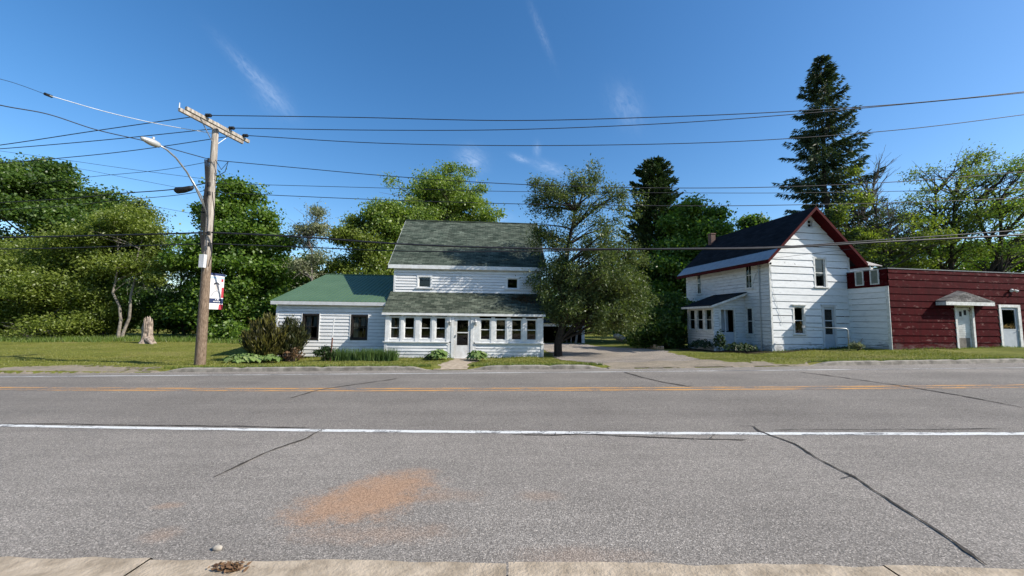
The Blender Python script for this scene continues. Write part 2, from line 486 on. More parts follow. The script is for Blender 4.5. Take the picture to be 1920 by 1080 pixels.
def near_y(x): return 2.66 - 0.03 * x
rd = MB()
rx = np.arange(-100, 100.1, .5)
rows = [0, .25, .5, .75, 1]
for x in rx:
    for r in rows:
        y0, y1 = near_y(x) - .15, kerb_y(x) + (.12 if kerbed(x) else .02)
        rd.v.append((x, y0 + (y1 - y0) * r, tilt(x)))
k = len(rows)
rd.f = [(i * k + j, (i + 1) * k + j, (i + 1) * k + j + 1, i * k + j + 1) for i in range(len(rx) - 1) for j in range(k - 1)]
structure(rd.build("road", M['asphalt'], recalc=False))

def strip(name, mat, fn, x0, x1, w, dz, step=.15, jit=.12, kind='structure'):
    s = MB()
    q = random.Random(name + str(x0))
    X = np.arange(x0, x1 + step / 2, step)
    for i, x in enumerate(X):
        y = fn(x); a = w / 2 * (1 + q.uniform(-jit, jit)); b = w / 2 * (1 + q.uniform(-jit, jit))
        s.v += [(x, y - a, tilt(x) + dz), (x, y + b, tilt(x) + dz)]
    s.f = [(2 * i, 2 * i + 2, 2 * i + 3, 2 * i + 1) for i in range(len(X) - 1)]
    o = s.build(name, mat, recalc=False)
    o["kind"] = kind
    return o
strip("white_edge_line", M['paint_white'], lambda x: 6.0 - .055 * x + .0022 * x * x, -16, 16, .125, .004)
strip("yellow_centre_line", M['paint_yellow'], lambda x: 9.48 - .03 * x + .0017 * x * x, -26, 26, .15, .004)
strip("yellow_centre_line", M['paint_yellow'], lambda x: 9.77 - .03 * x + .0017 * x * x, -26, 26, .15, .004)
strip("white_edge_line", M['paint_faded'], lambda x: 12.62 + (.013 * (x - 3) if x > 3 else 0), -30, 30, .12, .004)

def tar(pts, w, name="tar_seam"):
    P = [gpt(*p) for p in pts]
    s = MB(); q = random.Random(str(pts))
    D = []
    for i in range(len(P) - 1):
        n = max(2, int(np.linalg.norm(P[i + 1] - P[i]) / .12))
        for j in range(n): D.append(P[i] + (P[i + 1] - P[i]) * j / n)
    D.append(P[-1])
    off = 0
    for i, p in enumerate(D):
        d = D[min(i + 1, len(D) - 1)] - D[max(i - 1, 0)]
        nrm = np.array([-d[1], d[0], 0]); nrm /= max(1e-6, np.linalg.norm(nrm))
        off = off * .8 + q.uniform(-.012, .012)
        ww = w * q.uniform(.35, 1.35) * (0.35 if i in (0, len(D) - 1) else 1)
        c = p + nrm * off
        for sgn in (-1, 1):
            v = c + nrm * sgn * ww / 2
            s.v.append((v[0], v[1], tilt(v[0]) + .008))
    s.f = [(2 * i, 2 * i + 2, 2 * i + 3, 2 * i + 1) for i in range(len(D) - 1)]
    for _ in range(max(1, len(D) // 9)):             # short side cracks
        p = D[q.randrange(len(D))]; a = q.uniform(0, 6.283); l = q.uniform(.08, .3)
        e = p + np.array([math.cos(a), math.sin(a), 0]) * l; m2 = (p + e) / 2 + np.array([q.uniform(-.03, .03), q.uniform(-.03, .03), 0])
        for c, ww in ((p, w * .25), (m2, w * .18), (e, .003)):
            for sgn in (-1, 1): v = c + np.array([-math.sin(a), math.cos(a), 0]) * sgn * ww; s.v.append((v[0], v[1], tilt(v[0]) + .012))
        b = len(s.v) - 6; s.f += [(b, b + 2, b + 3, b + 1), (b + 2, b + 4, b + 5, b + 3)]
    structure(s.build(name, M['tar'], recalc=False))
tar([(400, 896), (440, 878), (500, 848), (575, 822), (606, 804)], .035)
tar([(545, 747), (570, 740), (600, 731), (660, 722), (745, 710)], .06)
tar([(1414, 800), (1424, 809), (1450, 818), (1490, 832), (1540, 863), (1600, 893), (1640, 920), (1700, 958), (1760, 995), (1812, 1035), (1852, 1062)], .030)
tar([(1170, 698), (1205, 708), (1245, 717), (1290, 725)], .07)
tar([(1500, 698), (1580, 708), (1680, 722), (1790, 740), (1920, 765)], .06)
tar([(960, 815), (1040, 817), (1090, 814), (1200, 820), (1400, 825)], .03)
tar([(1450, 806), (1600, 806), (1880, 805)], .018)
tar([(0, 795), (200, 797), (420, 799), (580, 803)], .03)

# near concrete strip at the photographer's feet
c = MB()
for i, x0 in enumerate(np.arange(-12.0, 12.0, 2.4)):
    x1 = x0 + 2.385
    n = 12
    q = random.Random(i)
    top, bot = [], []
    for j in range(n + 1):
        x = x0 + (x1 - x0) * j / n
        yy = near_y(x) + q.uniform(-.022, .014)
        c.v += [(x, -2.0, tilt(x) + .12), (x, yy, tilt(x) + .12), (x, yy + .02, tilt(x) + .1), (x, yy + .03, tilt(x) - .1)]
        if j:
            b = len(c.v)
            for k in range(3): c.f.append((b - 8 + k, b - 4 + k, b - 3 + k, b - 7 + k))
structure(c.build("sidewalk", M['concrete'], recalc=False))

def far_kerb(pts_px, name="kerb"):
    (xa, ya, xb, yb) = pts_px
    s = MB()
    q = random.Random(xa)
    n = int((xb - xa) / .2)
    rows = []
    for i in range(n + 1):
        x = xa + (xb - xa) * i / n
        h = .13 * min(1, sstep(0, .9, x - xa) + (0 if ya else 1)) * min(1, sstep(0, .9, xb - x) + (0 if yb else 1))
        h += q.uniform(-.006, .006)
        y = kerb_y(x) + q.uniform(-.006, .006); z = tilt(x)
        j = -.03 if (i % 14 == 0 and 0 < i < n) else 0
        s.v += [(x, y, z - .05), (x, y + .02, z + h - .02 + j), (x, y + .04, z + h + j), (x, y + .19, z + h + .005 + j), (x, y + .22, z - .05)]
        if i:
            b = len(s.v)
            for k in range(4): s.f.append((b - 10 + k, b - 5 + k, b - 4 + k, b - 9 + k))
    structure(s.build(name, M['kerb'], recalc=False))
far_kerb((-26, 0, -18.1, 1)); far_kerb((-12.2, 1, -2.75, 1)); far_kerb((-1.5, 1, 3.35, 1)); far_kerb((10.6, 1, 30, 0))

def inpoly(x, y, poly):
    c = False
    for i in range(len(poly)):
        x1, y1 = poly[i][:2]; x2, y2 = poly[i - 1][:2]
        if (y1 > y) != (y2 > y) and x < (x2 - x1) * (y - y1) / (y2 - y1) + x1: c = not c
    return c
def drape(name, mat, poly, cell, dz, wob=.15):
    xs_ = [p[0] for p in poly]; ys_ = [p[1] for p in poly]
    s = MB(); idx = {}
    def vid(i, j):
        if (i, j) not in idx:
            q = random.Random(i * 7919 + j)
            x = i * cell + q.uniform(-.3, .3) * cell; y = j * cell + q.uniform(-.3, .3) * cell
            idx[(i, j)] = len(s.v); s.v.append((x, y, ground(x, y) + dz))
        return idx[(i, j)]
    for i in range(int(min(xs_) / cell) - 1, int(max(xs_) / cell) + 2):
        for j in range(int(min(ys_) / cell) - 1, int(max(ys_) / cell) + 2):
            x, y = (i + .5) * cell, (j + .5) * cell
            w = wob * (math.sin(x * 3.7 + y) + math.sin(y * 5.1 - x * 2) + random.Random(i * 31 + j * 17).uniform(-1, 1)) / 2
            if inpoly(x + w, y + w * .7, poly) and y > kerb_y(x) - (.03 if not kerbed(x) else -.25):
                s.f.append((vid(i, j), vid(i + 1, j), vid(i + 1, j + 1), vid(i, j + 1)))
    return structure(s.build(name, mat, recalc=False, smooth=True))
P = lambda *pp: [tuple(gpt(*p)[:2]) for p in pp]
ky = kerb_y
drape("driveway", M['drive'], [(3.4, 13.4), (3.0, 14.8), (2.6, 17), (2.2, 19), (2.2, 21.5), (2.0, 30), (2.6, 40), (7.2, 40), (7.0, 33), (7.7, 27), (8.6, 22.5), (8.5, 18), (7.9, 15.8), (8.0, 13.6)], .14, .014)
drape("driveway_apron", M['dirt'], [(3.2, 13.2), (3.6, 14.6), (5, 15.4), (7.6, 15.3), (8.2, 14.5), (9.4, 14.15), (11.0, 14.0), (11.2, 13.4)], .12, .022, .3)
drape("garden_path", M['concrete'], [(-2.75, 13.3), (-2.62, 15), (-2.72, 19.3), (-1.5, 19.4), (-1.6, 15), (-1.5, 13.3)], .1, .014, .05)
drape("dirt_shoulder", M['dirt'], [(-18.4, 13.2), (-18.0, 14.0), (-16, 14.4), (-14.5, 14.3), (-13, 13.9), (-12.0, 13.2)], .12, .014, .35)
drape("dark_ground_patch", M['dark_ground'], [(13.5, 19.85), (13.3, 20.4), (12.9, 22), (11.2, 21.4), (10.8, 24), (9.9, 24), (10.1, 21.4), (11.2, 20.2), (12.6, 19.6), (14.5, 19.75), (18.2, 20.5), (18.2, 20.8)], .12, .016, .25)  # dark brown ground along the gabled house's left and front walls

# ------------------------------------------------------------------ building helpers
class Wall:
    """flat wall in a house's local frame: origin o, horizontal direction u, outward normal n"""
    def __init__(s, o, u, n):
        s.o, s.u, s.n = Vector(o), Vector(u), Vector(n)
    def p(s, u, v, n=0):
        q = s.o + s.u * u + s.n * n
        return (q.x, q.y, q.z + v)
    def box(s, mb, u0, u1, v0, v1, n0, n1):
        mb.hexa([s.p(u0, v0, n0), s.p(u1, v0, n0), s.p(u1, v0, n1), s.p(u0, v0, n1)],
                [s.p(u0, v1, n0), s.p(u1, v1, n0), s.p(u1, v1, n1), s.p(u0, v1, n1)])
def siding(mb, W, u0, u1, v0, v1, course, holes=(), ul=None, ur=None, t=.02, seed=0, wav=.004, gap=.012):
    q = random.Random(seed)
    v = v0
    ul = ul or (lambda z: u0); ur = ur or (lambda z: u1)
    while v < v1 - 1e-4:
        vb = min(v + course, v1)
        cuts = sorted({v, vb} | {h for hh in holes for h in hh[2:4] if v < h < vb})
        tt = t * q.uniform(.85, 1.2)
        sag0, sag1 = q.uniform(-wav, wav), q.uniform(-wav, wav)
        for a, b in zip(cuts[:-1], cuts[1:]):
            mid = (a + b) / 2
            segs = [(u0, u1)]
            for (h0, h1, g0, g1) in holes:
                if g0 < mid < g1:
                    new = []
                    for (s0, s1) in segs:
                        if h0 > s0: new.append((s0, min(s1, h0)))
                        if h1 < s1: new.append((max(s0, h1), s1))
                    segs = [z for z in new if z[1] - z[0] > .005]
            for (s0, s1) in segs:
                a0, a1 = max(s0, ul(a)), min(s1, ur(a))
                b0, b1 = max(s0, ul(b)), min(s1, ur(b))
                if a1 - a0 < .01: continue
                if b1 < b0: b0 = b1 = (b0 + b1) / 2
                na = tt * (1 - (a - v) / course) + .004; nb = tt * (1 - (b - v) / course) + .004
                gp0 = gap if a == v and v > v0 else 0
                za0 = a + (sag0 if a == v and v > v0 else 0) + gp0; za1 = a + (sag1 if a == v and v > v0 else 0) + gp0
                vs = [W.p(a0, za0, na), W.p(a1, za1, na), W.p(b1, b, nb), W.p(b0, b, nb), W.p(a0, za0, -.05), W.p(a1, za1, -.05)]
                mb.add(vs, [(0, 1, 2, 3), (0, 4, 5, 1)])
        v = vb
def window(W, root, u0, u1, v0, v1, trim, sash, cas=.09, proj=.035, rail=True, sill=True, glass='glass', curtain=None, vert=0, rec=.05, bar=.035, label=None, hood=False, name="window"):
    """u0..v1 is the opening; returns casing part with pane, sill, curtain below it"""
    f = MB()
    W.box(f, u0 - cas, u0, v0 - (.0 if sill else cas), v1 + cas, -.06, proj)
    W.box(f, u1, u1 + cas, v0 - (.0 if sill else cas), v1 + cas, -.06, proj)
    W.box(f, u0, u1, v1, v1 + cas, -.06, proj)
    if not sill: W.box(f, u0, u1, v0 - cas, v0, -.06, proj)
    if hood: W.box(f, u0 - cas - .06, u1 + cas + .06, v1 + cas, v1 + cas + .05, -.02, proj + .07)
    o = f.build(name, trim, root)
    if label: o["label"] = label
    s = MB()
    b = bar
    W.box(s, u0, u0 + b, v0, v1, -rec - .02, -rec + .02)
    W.box(s, u1 - b, u1, v0, v1, -rec - .02, -rec + .02)
    W.box(s, u0 + b, u1 - b, v0, v0 + b * 1.3, -rec - .02, -rec + .02)
    W.box(s, u0 + b, u1 - b, v1 - b, v1, -rec - .02, -rec + .02)
    if rail: W.box(s, u0 + b, u1 - b, (v0 + v1) / 2 - b * .6, (v0 + v1) / 2 + b * .6, -rec - .018, -rec + .026)
    for k in range(vert):
        uu = u0 + (u1 - u0) * (k + 1) / (vert + 1)
        W.box(s, uu - .01, uu + .01, v0 + b * 1.3, v1 - b, -rec - .01, -rec + .012)
    s.build("sash", sash, o)
    p = MB(); p.poly(W.p(u0, v0, -rec), W.p(u1, v0, -rec), W.p(u1, v1, -rec), W.p(u0, v1, -rec))
    p.build("pane", M[glass], o)
    if sill:
        q = MB(); W.box(q, u0 - cas - .04, u1 + cas + .04, v0 - .06, v0, -.04, proj + .05)
        q.build("sill", trim, o)
    if curtain:
        for (c0, c1, d0, d1) in curtain:
            cm = MB(); n = 22
            for i in range(n + 1):
                u = c0 + (c1 - c0) * i / n
                dd = -rec - .10 + .03 * math.sin(i * 1.9)
                cm.v += [W.p(u, d0, dd), W.p(u, d1, dd * .9 - .01)]
            cm.f = [(2 * i, 2 * i + 2, 2 * i + 3, 2 * i + 1) for i in range(n)]
            cm.build("curtain", M['curtain'], o, smooth=True)
    return o
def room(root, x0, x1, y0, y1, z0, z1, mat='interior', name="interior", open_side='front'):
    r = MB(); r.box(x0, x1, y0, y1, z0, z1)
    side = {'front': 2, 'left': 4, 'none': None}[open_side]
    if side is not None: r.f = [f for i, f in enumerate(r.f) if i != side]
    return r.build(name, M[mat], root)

# ================================================================== left house with porch
H1 = empty("white_house", (-6.2, 19.0, -.2), RAD(4.0),
           "white clapboard house with glazed front porch, grey shingle roofs and green metal roofed wing", "house")
ux, nf = (1, 0, 0), (0, -1, 0)
PW = Wall((0, 0, 0), ux, nf)               # porch front
MW = Wall((0, 1.5, 0), ux, nf)             # main front
WW = Wall((0, .9, 0), ux, nf)              # wing front
PWID = 7.82
# porch ----------------------------------------------------------
pw = MB()
siding(pw, PW, 0, 3.05, 0, .74, .155, seed=1, t=.030)
siding(pw, PW, 4.45, PWID, 0, .72, .155, seed=2, t=.030)
pw.build("porch_wall", M['siding'], H1)
for x, n in ((0, (-1, 0, 0)), (PWID, (1, 0, 0))):
    ends = MB()
    SW = Wall((x, 0, 0), (0, 1, 0), n)
    siding(ends, SW, 0, 1.5, 0, 1.95, .155, seed=3, ur=None)
    ends.poly((x, 0, 1.95), (x, 1.5, 1.95), (x, 1.5, 3.05))
    ends.build("porch_end_wall", M['siding'], H1)
wl = [(.24, .69), (.92, 1.40), (1.72, 2.20), (2.45, 2.93)]
wr = [(4.66, 5.14), (5.43, 5.92), (6.22, 6.72), (6.98, 7.47)]
VB, VT = .93, 1.97
for i, (a, b) in enumerate(wl + wr):
    off = 0 if i < 4 else -.04
    cur = [(a + .02, a + .16, VB, VT), (b - .14, b, VB, VT)] if i == 0 else None
    window(PW, H1, a, b, VB + off, VT + off - (.02 if i > 3 else 0), M['trim'], M['trim'], cas=.055, proj=.02, sill=False, curtain=cur, bar=.03)
def piece(W, name, mat, root, *b):
    o = MB(); W.box(o, *b); return o.build(name, mat, root)
allw = wl + wr
for i in range(len(allw) + 1):
    l = allw[i - 1][1] + .055 if i else 0.0
    r = allw[i][0] - .055 if i < len(allw) else PWID
    if i == 4:
        piece(PW, "porch_post", M['trim'], H1, l, 3.22, .79, 2.06, -.08, .035); piece(PW, "porch_post", M['trim'], H1, 4.32, r, .76, 2.06, -.08, .035)
        piece(PW, "porch_post", M['trim'], H1, 3.05, 3.22, -.02, .74, -.08, .030); piece(PW, "porch_post", M['trim'], H1, 4.32, 4.45, -.02, .715, -.08, .030)
    else:
        piece(PW, "porch_post", M['trim'], H1, l, r, .79 if i < 4 else .76, 2.06 if i < 4 else 2.02, -.08, .035)
for a, b in wl: piece(PW, "apron_board", M['trim'], H1, a - .055, b + .055, .79, VB - .055, -.08, .010)
for a, b in wr: piece(PW, "apron_board", M['trim'], H1, a - .055, b + .055, .76, VB - .095, -.08, .010)
piece(PW, "porch_frieze", M['trim'], H1, 0, PWID, 2.06, 2.16, -.08, .045)
piece(PW, "corner_board", M['trim'], H1, -.02, .10, 0, .74, -.02, .045); piece(PW, "corner_board", M['trim'], H1, PWID - .1, PWID + .02, 0, .71, -.02, .045)
piece(PW, "porch_sill", M['trim'], H1, -.08, 3.1, .74, .79, -.05, .10); piece(PW, "porch_sill", M['trim'], H1, 4.4, PWID + .04, .715, .76, -.05, .10)
# door
df = MB()
PW.box(df, 3.22, 3.36, 0, 2.06, -.08, .05); PW.box(df, 4.18, 4.32, 0, 2.06, -.08, .05)
PW.box(df, 3.36, 4.18, 1.98, 2.06, -.08, .05); PW.box(df, 3.30, 4.24, -.06, .015, -.1, .10)
dfo = df.build("door_frame", M['trim'], H1)
dr = MB()
PW.box(dr, 3.37, 3.50, .02, 1.97, -.04, .015); PW.box(dr, 4.05, 4.17, .02, 1.97, -.04, .015)
PW.box(dr, 3.50, 4.05, .02, .62, -.04, .010); PW.box(dr, 3.50, 4.05, 1.86, 1.97, -.04, .015); PW.box(dr, 3.50, 4.05, 1.22, 1.27, -.04, .015)
door = dr.build("door", M['door_white'], H1)
gp_ = MB(); gp_.poly(PW.p(3.5, .62, -.01), PW.p(4.05, .62, -.01), PW.p(4.05, 1.86, -.01), PW.p(3.5, 1.86, -.01)); gp_.build("pane", M['glass'], door)
hd = MB(); PW.box(hd, 3.42, 3.46, 1.02, 1.14, .015, .05); hd.tube([PW.p(3.44, 1.08, .05), PW.p(3.44, 1.08, .08), PW.p(3.50, 1.08, .085)], .012); hd.build("handle", M['metal'], door)
for uu in (3.15, 4.42):
    lm = MB()
    lm.tube([PW.p(uu, 1.88, .03), PW.p(uu, 1.92, .1), PW.p(uu, 1.86, .12)], .015)
    c = PW.p(uu, 0, .12)
    for z0, z1, r0, r1 in ((1.84, 1.87, .04, .015), (1.78, 1.84, .075, .04), (1.62, 1.78, .05, .07), (1.59, 1.62, .03, .05)):
        lm.tube([(c[0], c[1], z0), (c[0], c[1], z1)], [r0, r1], 8)
    lm.build("wall_lantern", M['metal'], H1)
# porch roof, slope from eave 2.10 up to 3.28
pp = math.atan2(3.30 - 2.12, 1.63)
M['roof1'] = roof_mat("porch_shingle", (.042, .054, .040), (.115, .130, .098), pp)
pr = MB()
pr.slab([(-.17, -.13, 2.12), (PWID + .1, -.13, 2.12), (PWID + .1, 1.5, 3.30), (-.17, 1.5, 3.30)], (0, 0, .05))
pro = pr.build("porch_roof", M['roof1'], H1)
fs = MB(); fs.box(-.16, PWID + .09, -.155, -.132, 2.08, 2.19)
fs.build("fascia", M['trim'], pro)
dbx = MB(); dbx.slab([(6.3, .62, 2.78), (7.5, .55, 2.74), (7.65, 1.1, 3.10), (6.9, 1.25, 3.195)], (0, 0, .004))
dq = random.Random(3)
deb = []
for i in range(900):
    x = dq.gauss(6.95, .38); y = min(1.48, max(0, dq.gauss(1.02, .18))); z = 2.12 + (y + .13) * 1.18 / 1.63 + .07 + dq.uniform(0, .03)
    a = dq.uniform(0, 6.28); l = dq.uniform(.02, .06)
    dx, dy = math.cos(a) * l, math.sin(a) * l
    deb += [(x - dx, y - dy, z), (x + dy * .4, y - dx * .4, z + .015), (x + dx, y + dy, z + .01), (x - dy * .4, y + dx * .4, z)]
np_mesh("leaf_litter", np.array(deb), 4, L['brown'], pro)
# main block -------------------------------------------------------
mwid, mdep, eav = 7.9, 7.8, 4.62
mw = MB()
holes = [(1.22, 1.98, 3.52, 4.22), (5.99, 6.70, 3.54, 4.22)]
siding(mw, MW, 0, mwid, 3.02, eav, .15, holes, seed=5, t=.030)
mw.build("front_wall", M['siding'], H1)
rpit = RAD(40)
rdg = 4.9 + 3.9 * math.tan(rpit)
gw = MB()
for x, n in ((0, (-1, 0, 0)), (mwid, (1, 0, 0))):
    GW = Wall((x, 1.5, 0), (0, 1, 0), n)
    siding(gw, GW, 0, mdep, -.1, rdg - .35, .15, seed=6, ul=lambda z: max(0, (z - 4.75) / math.tan(rpit)), ur=lambda z: mdep - max(0, (z - 4.75) / math.tan(rpit)))
gw.box(0.01, mwid - .01, 1.5 + mdep - .05, 1.5 + mdep, -.3, 4.9)
gw.build("side_wall", M['siding'], H1)
piece(MW, "corner_board", M['trim'], H1, -.03, .08, 3.0, eav, -.03, .03); piece(MW, "corner_board", M['trim'], H1, mwid - .08, mwid + .03, 3.0, eav, -.03, .03)
tb = MB(); MW.box(tb, .08, mwid - .08, eav - .02, eav + .05, -.03, .035)
tb.build("frieze_board", M['trim'], H1)
window(MW, H1, 1.28, 1.92, 3.58, 4.16, M['trim'], M['trim'], cas=.09, rail=False, bar=.04)
window(MW, H1, 6.05, 6.64, 3.60, 4.16, M['trim'], M['trim'], cas=.09, rail=False, bar=.04)
M['roof2'] = roof_mat("main_shingle", (.040, .055, .042), (.105, .125, .098), rpit)
mr = MB()
yf, yb = 1.5 - .17, 1.5 + mdep + .17
zf = 4.9 - .17 * math.tan(rpit) - .06
yr = 1.5 + mdep / 2
mr.slab([(-.3, yf, zf), (mwid + .3, yf, zf), (mwid + .3, yr, rdg), (-.3, yr, rdg)], (0, 0, .07))
mr.slab([(-.3, yb, zf), (mwid + .3, yb, zf), (mwid + .3, yr + .001, rdg), (-.3, yr + .001, rdg)], (0, 0, .065))
mr.box(-.3, mwid + .3, yr - .1, yr + .1, rdg + .02, rdg + .085)
mro = mr.build("main_roof", M['roof2'], H1)
fs = MB(); fs.box(-.3, mwid + .3, yf - .035, yf - .002, zf - .12, zf + .075)
fs.slab([(-.3, yf, zf - .02), (mwid + .3, yf, zf - .02), (mwid + .3, 1.5, zf - .02), (-.3, 1.5, zf - .02)], (0, 0, -.02))
for x in (-.32, mwid + .3):
    fs.slab([(x, yf, zf - .14), (x, yf, zf + .06), (x, yr, rdg + .06), (x, yr, rdg - .14)], (.02, 0, 0))
fs.build("fascia", M['trim'], mro)
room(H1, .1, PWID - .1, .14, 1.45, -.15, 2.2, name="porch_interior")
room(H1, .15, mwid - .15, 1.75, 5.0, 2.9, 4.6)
# wing ---------------------------------------------------------------
wx0 = -5.62
ww = MB()
holes = [(-4.36, -3.52, .78, 2.10), (-1.96, -1.10, .78, 2.08)]
siding(ww, WW, wx0, -.02, -.05, 2.55, .172, holes, seed=8, t=.030)
SW = Wall((wx0, .9, 0), (0, 1, 0), (-1, 0, 0))
siding(ww, SW, 0, 12.6, -.05, 4.3, .172, seed=9, ul=lambda z: max(0, (z - 2.6) / .318), ur=lambda z: 12.6 - max(0, (z - 2.6) / .318))
ww.box(wx0 + .02, 0, 13.4, 13.45, -.3, 2.6)
ww.build("wing_wall", M['siding'], H1)
for (a, b, c0, c1), cur in zip(holes, ([(-4.22, -3.98, .85, 2.0), (-3.86, -3.62, 1.45, 2.0)], [(-1.86, -1.62, .85, 2.0), (-1.5, -1.2, 1.5, 2.0)])):
    window(WW, H1, a + .09, b - .09, c0 + .09, c1 - .09, M['dark_frame'], M['dark_frame'], cas=.09, sill=False, curtain=cur, vert=1, bar=.035)
    piece(WW, "window_trim", M['trim'], H1, a - .035, a, c0 - .03, c1 + .03, -.02, .045); piece(WW, "window_trim", M['trim'], H1, b, b + .035, c0 - .03, c1 + .03, -.02, .045)
tb = MB(); WW.box(tb, wx0 - .03, wx0 + .09, -.05, 2.5, -.03, .04); tb.build("corner_board", M['trim'], H1)
def gmetal():
    t = NT("green_metal")
    c = t.mix(t.ramp(t.noise(.8, 4), [(.3, 0.0), (.7, 1.0)]), (.066, .122, .066), (.084, .146, .082))
    return t.finish(c, .5, None, .0, .4)
M['green'] = gmetal()
zr = lambda y: 2.70 + (y - .68) * .318
wr_ = MB()
xa, xb = wx0 - .22, -.01
ydr = 7.2
wr_.slab([(xa, .68, 2.70), (-.03, .68, 2.70), (-.03, ydr, zr(ydr)), (xa, ydr, zr(ydr))], (0, 0, .04))
wr_.slab([(xa, 13.9, 2.70), (-.03, 13.9, 2.70), (-.03, ydr + .001, zr(ydr)), (xa, ydr + .001, zr(ydr))], (0, 0, .038))
x = xa + .03
while x < -.06:
    wr_.slab([(x - .014, .68, 2.74), (x + .014, .68, 2.74), (x + .014, ydr, zr(ydr) + .04), (x - .014, ydr, zr(ydr) + .04)], (0, 0, .022))
    x += .23
wr_.box(xa, -.03, ydr - .12, ydr + .12, zr(ydr) + .02, zr(ydr) + .075)
wro = wr_.build("wing_roof", M['green'], H1)
fs = MB(); fs.box(xa, -.02, .65, .678, 2.54, 2.71); fs.box(xa, -.02, .68, .9, 2.55, 2.575)
fs.slab([(xa - .02, .68, 2.55), (xa - .02, .68, 2.72), (xa - .02, ydr, zr(ydr) + .03), (xa - .02, ydr, zr(ydr) - .14)], (.02, 0, 0))
fs.build("fascia", M['trim_grey'], wro)
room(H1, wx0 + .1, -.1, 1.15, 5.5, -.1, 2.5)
fb = MB(); fb.box(.03, PWID - .03, .03, 1.5, -.6, -.0); fb.box(wx0 + .05, -.02, .94, 12, -.6, -.05); fb.build("foundation", M['dark_stone'], H1)

# ================================================================== gable house on the right
H2 = empty("gabled_house", (13.6, 20.2, .22), RAD(8.8),
           "worn white two storey gabled house with red roof edge and black roof", "house")
GWID, GDEP, GE = 4.95, 7.3, 5.12
GF = Wall((0, 0, 0), ux, nf)
GL = Wall((0, 0, 0), (0, 1, 0), (-1, 0, 0))
GR = Wall((GWID, 0, 0), (0, 1, 0), (1, 0, 0))
gpit = math.atan2(7.55 - GE, GWID / 2)
tg = math.tan(gpit)
gf = MB()
holes = [(2.72, 3.50, 3.38, 5.08), (1.30, 2.03, .85, 2.42), (3.06, 3.92, .16, 2.46), (2.42, 2.80, 6.66, 7.17)]
siding(gf, GF, 0, GWID, .0, 7.5, .375, holes, seed=11, ul=lambda z: max(0, (z - GE) / tg), ur=lambda z: GWID - max(0, (z - GE) / tg), t=.028, wav=.014, gap=.022)
gf.build("front_wall", M['siding_worn'], H2)
gl = MB()
lh = [(5.62, 6.05, 3.34, 4.90), (1.16, 1.66, 3.38, 4.95), (1.22, 1.68, .80, 2.36)]
siding(gl, GL, 0, GDEP, -.1, GE + .05, .19, lh, seed=12, wav=.008)
siding(gl, GR, 0, GDEP, -.1, GE + .05, .3, seed=13)
gl.box(0.02, GWID - .02, GDEP - .05, GDEP, -.6, GE)
gl.poly((0, GDEP, GE), (GWID, GDEP, GE), (GWID / 2, GDEP, 7.5))
gl.build("side_wall", M['siding_peel'], H2)
piece(GF, "corner_board", M['trim_worn'], H2, -.03, .07, .0, GE, -.03, .035); piece(GF, "corner_board", M['trim_worn'], H2, GWID - .07, GWID + .03, .0, GE, -.03, .035)
window(GF, H2, 2.80, 3.42, 3.46, 5.00, M['trim_worn'], M['trim_worn'], cas=.10, bar=.04, curtain=[(2.84, 3.38, 4.5, 4.95)])
window(GF, H2, 1.38, 1.95, .93, 2.34, M['trim_worn'], M['trim_worn'], cas=.10, bar=.035, hood=True)
window(GF, H2, 2.47, 2.75, 6.71, 7.12, M['trim_grey'], M['trim_grey'], cas=.05, sill=False, bar=.03, name="attic_window")
for (a, b, c0, c1) in lh:
    window(GL, H2, a + .03, b - .03, c0 + .05, c1 - .05, M['trim_worn'], M['trim_worn'], cas=.07, bar=.03, proj=.024, rec=.0, vert=1 if c0 > 3 else 0)
# side door
df = MB()
GF.box(df, 3.06, 3.17, .16, 2.46, -.06, .045); GF.box(df, 3.81, 3.92, .16, 2.46, -.06, .045); GF.box(df, 3.17, 3.81, 2.36, 2.46, -.06, .045); GF.box(df, 3.0, 3.98, 2.46, 2.51, -.03, .08)
GF.box(df, 3.1, 3.88, .10, .17, -.08, .10)
df.build("door_frame", M['trim_grey'], H2)
dr = MB()
GF.box(dr, 3.18, 3.26, .18, 2.35, -.04, .0); GF.box(dr, 3.72, 3.80, .18, 2.35, -.04, .0); GF.box(dr, 3.26, 3.72, .18, .92, -.04, -.005); GF.box(dr, 3.26, 3.72, 2.25, 2.35, -.04, 0); GF.box(dr, 3.26, 3.72, 1.62, 1.68, -.04, 0)
d2 = dr.build("door", M['door_grey'], H2)
gq = MB(); gq.poly(GF.p(3.26, .92, -.03), GF.p(3.72, .92, -.03), GF.p(3.72, 2.25, -.03), GF.p(3.26, 2.25, -.03)); gq.build("pane", M['screen'], d2)
hd = MB(); hd.tube([GF.p(3.76, 1.25, 0), GF.p(3.76, 1.25, .04), GF.p(3.76, 1.38, .04), GF.p(3.76, 1.38, 0)], .01); hd.build("handle", M['metal'], d2)
